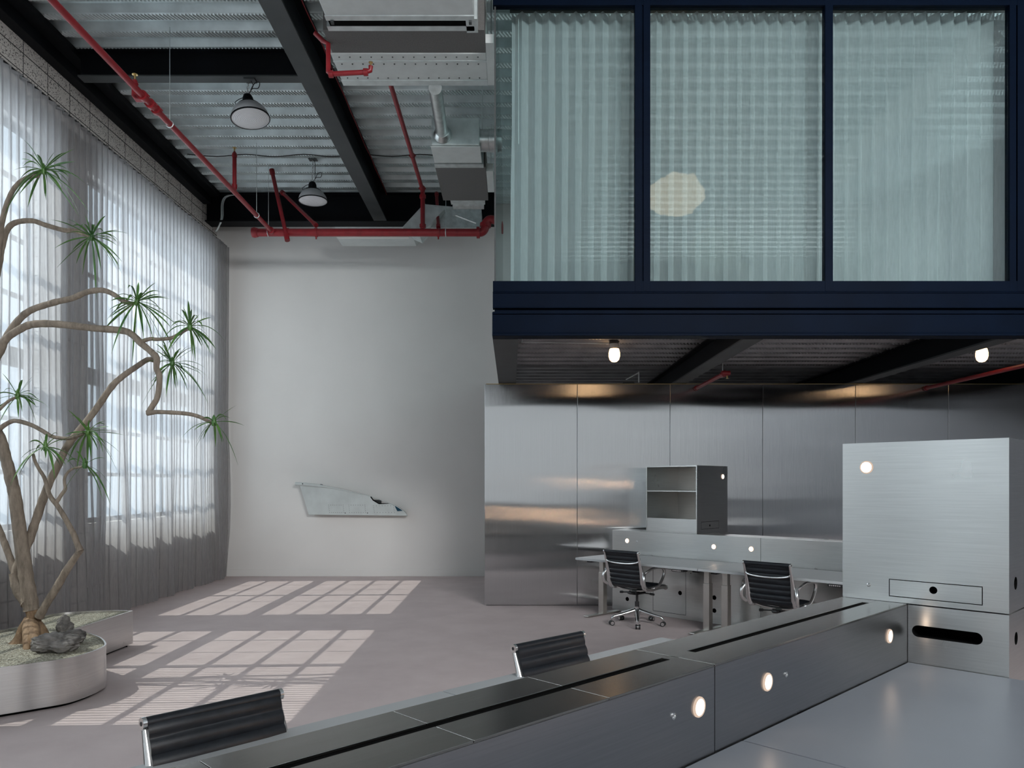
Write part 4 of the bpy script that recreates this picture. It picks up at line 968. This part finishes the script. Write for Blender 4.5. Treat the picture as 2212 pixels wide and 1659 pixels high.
# near small arm by the girder
t = thing('sprinkler_pipe', 'short red sprinkler arm bent around the girder in front of the big duct', 'pipe', (-1.67, 6.9, 5.4))
YA = 6.9; a = at(709, 95, YA); b = at(709, 156, YA); c = at(715, 160, YA); d = at(790, 156, YA); e = at(800, 152, YA); f = at(801, 143, YA)
bm = B(); tube(bm, [Vector((a.x - .12, YA, a.z + .10)), Vector((a.x - .05, YA, a.z + .03)), a, b, c, d, e, f], .022, 12); coupling(bm, c, (1, 0, 0), .024, .04); coupling(bm, d, (1, 0, 0), .024, .04); obj('arm_pipe', bm, M['red'], t, world=True, smooth=True)
bm = B(); cyl(bm, f, f + Vector((0, 0, .03)), .009, 8); lathe(bm, [(0, .03), (.02, .03), (.02, .036), (0, .037)], f, None, 12); obj('sprinkler_head', bm, M['brass'], t, world=True, smooth=True)
bm = B(); rnd = random.Random(4)
pts = [Vector((-2.065 + rnd.uniform(-.006, .006), 5.5 + k * .35, 6.36 + rnd.uniform(-.012, .012))) for k in range(21)]
tube(bm, spline(pts, 3), .007, 6); tag(obj('red_cable', bm, M['red'], smooth=True), 'thin red cable tied along the right side of the girder', 'cable')
for (xa_, xb_, lab) in ((-4.75, -2.20, 'slack black cable strung across the metal ceiling left of the girder'), (-2.16, -.95, 'slack black cable strung across the metal ceiling right of the girder')):
    rnd = random.Random(5); bm = B(); k_ = max(3, int((xb_ - xa_) / .4))
    pts = [Vector((xa_ + (xb_ - xa_) * k / k_, 11.1 + rnd.uniform(-.02, .02), 6.42 - .03 * (k % 2))) for k in range(k_ + 1)]
    tube(bm, spline(pts, 4), .007, 6); tag(obj('black_cable', bm, M['rubber'], smooth=True), lab, 'cable')
# under-mezzanine red pipes
for (ra, ya, yb3, lab) in ((1.93, F * 1.25 / 239, YS - .003, 'short red sprinkler pipe with brass head entering the steel wall'), (4.33, 6.95, YS - .003, 'red sprinkler pipe under the upper room at the far right')):
    x = ra * 1.25; t = thing('sprinkler_pipe', lab, 'pipe', (x, ya, 2.85), 0, 'red pipes under the upper room')
    bm = B(); tube(bm, [(x, ya, 2.85), (x, yb3, 2.85)], .024, 14); coupling(bm, (x, ya + .06, 2.85), (0, 1, 0), .028); coupling(bm, (x, yb3 - .03, 2.85), (0, 1, 0), .024, .03)
    tube(bm, [(x - .04, ya, 2.85), (x + .05, ya, 2.85)], .028, 12); obj('pipe', bm, M['red'], t, world=True, smooth=True)
    bm = B(); cyl(bm, (x + .02, ya, 2.82), (x + .02, ya, 2.79), .009, 8); lathe(bm, [(0, -.062), (.018, -.062), (.018, -.058), (0, -.057)], (x + .02, ya, 2.85), None, 12); obj('sprinkler_head', bm, M['brass'], t, world=True, smooth=True)
    bm = B(); cyl(bm, (x - .0, ya + .12, 2.87), (x, ya + .12, 3.172), .004, 6); obj('hanger_rod', bm, M['galv'], t, world=True)
# conduit in the far left corner
bm = B()
for k in (0, .05):
    cpts = [at(512 - k * 60, 419 + k * 20, 12.64), at(490 - k * 60, 425, 12.64), at(482 - k * 60, 440, 12.64), at(481 - k * 60, 470, 12.64), at(472, 490 + k * 40, 12.64), at(466, 500, 12.64)]
    tube(bm, spline(cpts, 5), .013, 8)
tag(obj('conduit', bm, M['galv'], smooth=True), 'two bent grey conduits in the top corner between curtain and back wall', 'conduit')

# ================================================================ DUCTWORK
ZD = 5.60
ad = thing('air_handler', 'large galvanised air handling unit hung under the ceiling beside the girder', 'air duct', (-1.0, 6.5, ZD))
def yz(py, z=ZD): return F * (z - H0) / (HY - py)
bm = B(); box(bm, (-1.60, 4.4, ZD), (-.325, yz(41), ZD + .55)); obj('casing', bm, M['board'], ad, world=True, bevel=.01)
bm = B(); box(bm, (-1.60, yz(41) - .06, ZD - .012), (-.325, yz(41) + .004, ZD - .001)); box(bm, (-.40, yz(41), ZD), (-.30, yz(41) + .2, ZD + .5)); obj('edge_strip', bm, M['galv'], ad, world=True)
bm = B(); box(bm, (-1.59, yz(41) + .006, ZD + .004), (-.33, yz(57), ZD + .5)); obj('gap_shade', bm, M['void'], ad, world=True)  # solid black block standing in for the shade between casing and collar
bm = B(); box(bm, (-1.62, yz(57), ZD), (-.33, yz(67), ZD + .5)); obj('collar', bm, M['galv'], ad, world=True)
bm = B(); box(bm, (-1.67, yz(67) + .002, ZD + .01), (-.245, yz(116), ZD + .5)); obj('flexible_connector', bm, M['canvas'], ad, world=True)
bm = B(); box(bm, (-1.69, yz(116) + .002, ZD), (-.242, yz(183), ZD + .5)); dd = obj('plenum', bm, M['board'], ad, world=True, bevel=.006)
bm = B(); box(bm, (-1.69, yz(130), ZD - .008), (-.242, yz(130) + .02, ZD)); box(bm, (-1.69, yz(172), ZD - .010), (-.242, yz(183), ZD)); 
obj('seam_strip', bm, M['galv'], dd, world=True)
bm = B()
for k in range(14):
    for yy in (123, 138, 168): lathe(bm, [(0, -.008), (.006, -.006), (.007, 0)], (-1.62 + k * .10, yz(yy), ZD), None, 8)
obj('rivet', bm, M['grey_flange'], dd, world=True)
bm = B(); box(bm, (-.24, yz(88), ZD - .02), (-.165, yz(180), ZD + .06)); obj('hanger_bracket', bm, M['board'], ad, world=True)
for (x, y) in ((-1.64, 7.3), (-.20, 7.3), (-1.64, 5.2), (-.28, 5.2)):
    bm = B(); cyl(bm, (x, y, ZD + .2), (x, y, ZC), .006, 8); obj('hanger_rod', bm, M['galv'], ad, world=True)
bm = B()
for (x, y) in ((-1.55, 6.0), (-.36, 6.0), (-1.55, 6.55), (-.36, 6.55)): box(bm, (x - .012, y - .02, ZD - .03), (x + .012, y + .02, ZD))
obj('clip', bm, M['grey_flange'], ad, world=True)

rd = thing('round_duct', 'shiny round metal duct running from the large unit to the small duct box', 'air duct', tuple(at(948, 245, 8.2)))
a, b = at(940, 190, 7.60), at(956, 290, 8.78)
bm = B(); n = 34; pts = [a.lerp(b, i / n) for i in range(n + 1)]
tube(bm, pts, [.067 + (.002 if i % 2 else 0) for i in range(n + 1)], 22); obj('pipe', bm, M['galv_shiny'], rd, world=True, smooth=True)
bm = B(); tube(bm, [b - (b - a).normalized() * .09, b - (b - a).normalized() * .06, b], [.072, .09, .105], 22); obj('collar', bm, M['galv_shiny'], rd, world=True, smooth=True)

Z2 = 5.53; Y2 = 8.80
dx = thing('duct_box', 'grey duct box with dark flexible sleeve and short round outlet near the glass room', 'air duct', (-.65, 9.5, Z2))
xa, xb = (932 - CX) * Y2 / F, (1035 - CX) * Y2 / F
bm = B(); box(bm, (xa, Y2, Z2), (xb, yz(352, Z2), Z2 + .31)); obj('plenum', bm, M['galv'], dx, world=True, bevel=.006)
bm = B(); box(bm, (xa - .012, Y2 + .03, Z2 - .012), (xb + .012, yz(350, Z2), Z2 - .001)); obj('liner_board', bm, M['board'], dx, world=True, bevel=.004)
bm = B(); box(bm, (xa - .02, yz(352, Z2) + .003, Z2 - .015), (xb + .03, yz(360, Z2), Z2 + .30)); obj('collar', bm, M['galv_shiny'], dx, world=True)
bm = B(); box(bm, (xa - .02, yz(360, Z2) + .003, Z2), (-.33, yz(433, Z2), Z2 + .34)); obj('flexible_connector', bm, M['canvas'], dx, world=True)
bm = B(); box(bm, (-.86, yz(433, Z2) + .003, Z2 + .02), (-.38, yz(445, Z2), Z2 + .3)); box(bm, (-.84, yz(445, Z2), Z2 + .0), (-.40, yz(452, Z2), Z2 + .28)); obj('outlet_flange', bm, M['galv_shiny'], dx, world=True)
bm = B(); oc = at(1037, 304, 9.05); tube(bm, [oc, oc + Vector((.10, 0, 0)), oc + Vector((.105, 0, 0)), oc + Vector((.26, 0, 0))], [.125, .125, .130, .130], 24); obj('round_outlet', bm, M['galv_shiny'], dx, world=True, smooth=True)
bm = B(); box(bm, (-.325, yz(370, Z2), Z2 + .0), (-.24, yz(415, Z2), Z2 + .10)); obj('hanger_bracket', bm, M['board'], dx, world=True)
for (x, y) in ((xa + .03, 9.2), (-.36, 9.2), (xa + .03, 10.2), (-.28, 10.2)):
    bm = B(); cyl(bm, (x, y, Z2 + .25), (x, y, ZC), .006, 8); obj('hanger_rod', bm, M['galv'], dx, world=True)
sd = thing('supply_duct', 'angled metal supply duct with a white grille above the red main pipe', 'air duct', (-1.4, 12.0, 5.3))
bm = B(); ya_ = 11.9
prism(bm, [at(917, 441, 11.9), at(1040, 452, 11.9), at(1040, 492, 11.9), at(917, 492, 11.9)], (0, .35, 0)); obj('horizontal_run', bm, M['galv_shiny'], sd, world=True)
bm = B(); prism(bm, [at(868, 492, 11.75), at(916, 440, 11.75), at(960, 452, 11.75), at(906, 508, 11.75)], (0, .40, 0)); obj('elbow', bm, M['galv'], sd, world=True)
bm = B()
za = at(800, 508, 12.2).z
prism(bm, [at(723, 508, 11.95), at(890, 508, 11.95), at(908, 490, 11.95), at(720, 490, 11.95)], (0, .55, 0)); obj('plenum', bm, M['board'], sd, world=True)
bm = B(); prism(bm, [at(726, 510, 11.96), at(884, 510, 11.96), at(880, 520, 12.5), at(745, 520, 12.5)], (0, 0, -.02)); obj('grille', bm, M['white_wall'], sd, world=True)
bm = B(); cyl(bm, at(724, 491, 11.6), at(872, 491, 11.6), .008, 8); obj('support_rail', bm, M['galv'], sd, world=True)
bm = B(); cyl(bm, at(980, 463, 11.6), at(1028, 482, 11.6), .014, 8); lathe(bm, [(0, 0), (.03, 0), (.03, .02), (0, .02)], at(981, 463, 11.6), (0, -1, 0), 12); obj('damper_handle', bm, M['galv_shiny'], sd, world=True)

# ================================================================ WING FRAGMENT ON THE WALL
wg = thing('wing_fragment', 'pale grey-green aircraft wing fragment mounted on the white back wall', 'wall sculpture', tuple(at(770, 1085, 13.0)))
YW = 12.93
def wp(zx, zy, Y=YW): return at(600 + zx / 6.9125, 1000 + zy / 6.9125, Y)
body = [(325, 330), (460, 775), (1930, 790), (1900, 740), (1870, 715), (1785, 720), (1742, 632), (1660, 606), (1510, 612), (1405, 540), (1385, 500), (800, 372), (620, 345), (430, 325)]
bm = B(); front = [bm.verts.new(wp(x, y)) for x, y in body]; back = [bm.verts.new(wp(x + (6 if x < 1000 else -6), y + (4 if y < 600 else -2), YW) + Vector((0, .14, 0))) for x, y in body]
bm.faces.new(front); bm.faces.new(back[::-1])
for i in range(len(body)):
    j = (i + 1) % len(body); bm.faces.new((front[i], back[i], back[j], front[j]))
obj('skin', bm, M['wing'], wg, world=True, bevel=.006)
bm = B(); tube(bm, [wp(265, 310), wp(380, 318), wp(600, 340), wp(800, 368), wp(1385, 498)], [.030, .032, .026, .014, .006], 14); obj('leading_spar', bm, M['wing'], wg, world=True, smooth=True)
bm = B(); prism(bm, [wp(*p) for p in ((1742, 632), (1785, 720), (1870, 715), (1815, 672))], (0, .12, 0)); obj('blue_lens', bm, M['wing_blue'], wg, world=True)
bm = B(); tube(bm, spline([wp(*p, YW) for p in ((1385, 495), (1500, 540), (1650, 592), (1760, 640), (1870, 712), (1940, 788))], 5), .006, 8); obj('edge_strip', bm, M['wing'], wg, world=True, smooth=True)
bm = B(); tube(bm, [wp(1388, 505, YW - .002), wp(1425, 555, YW - .002), wp(1510, 608, YW - .002), wp(1655, 606, YW - .002)], [.009, .010, .009, .004], 8); obj('cutout_rim', bm, M['void'], wg, world=True)
bm = B()
for (x0, x1, y0_, y1_) in ((760, 975, 630, 740), (1060, 1300, 630, 740), (1430, 1730, 640, 740)):
    for k in range(8):
        for (x, y) in ((x0 + (x1 - x0) * k / 7, y0_), (x0 + (x1 - x0) * k / 7 + 12, y1_)): lathe(bm, [(0, .003), (.004, .002), (.005, 0)], wp(x, y), (0, -1, 0), 8)
    for k in range(1, 4):
        for x in (x0, x1): lathe(bm, [(0, .003), (.004, .002), (.005, 0)], wp(x + k * 3, y0_ + (y1_ - y0_) * k / 4), (0, -1, 0), 8)
for x in (370, ): lathe(bm, [(0, .004), (.010, .003), (.011, 0)], wp(x, 312, YW - .03), (0, -1, 0), 10)
for x in (1007, 1340): lathe(bm, [(0, .004), (.008, .003), (.009, 0)], wp(x, 748), (0, -1, 0), 10)
obj('rivets', bm, M['grey_flange'], wg, world=True)
bm = B(); prism(bm, [wp(625, 345), wp(630, 318), wp(655, 318), wp(672, 332), wp(668, 352)], (0, .04, 0)); obj('hinge_lug', bm, M['grey_flange'], wg, world=True)
bm = B(); box(bm, (at(700, 1090, YW).x, YW + .139, at(700, 1100, YW).z), (at(820, 1090, YW).x, YB - .001, at(700, 1080, YW).z)); obj('wall_bracket', bm, M['grey_flange'], wg, world=True)
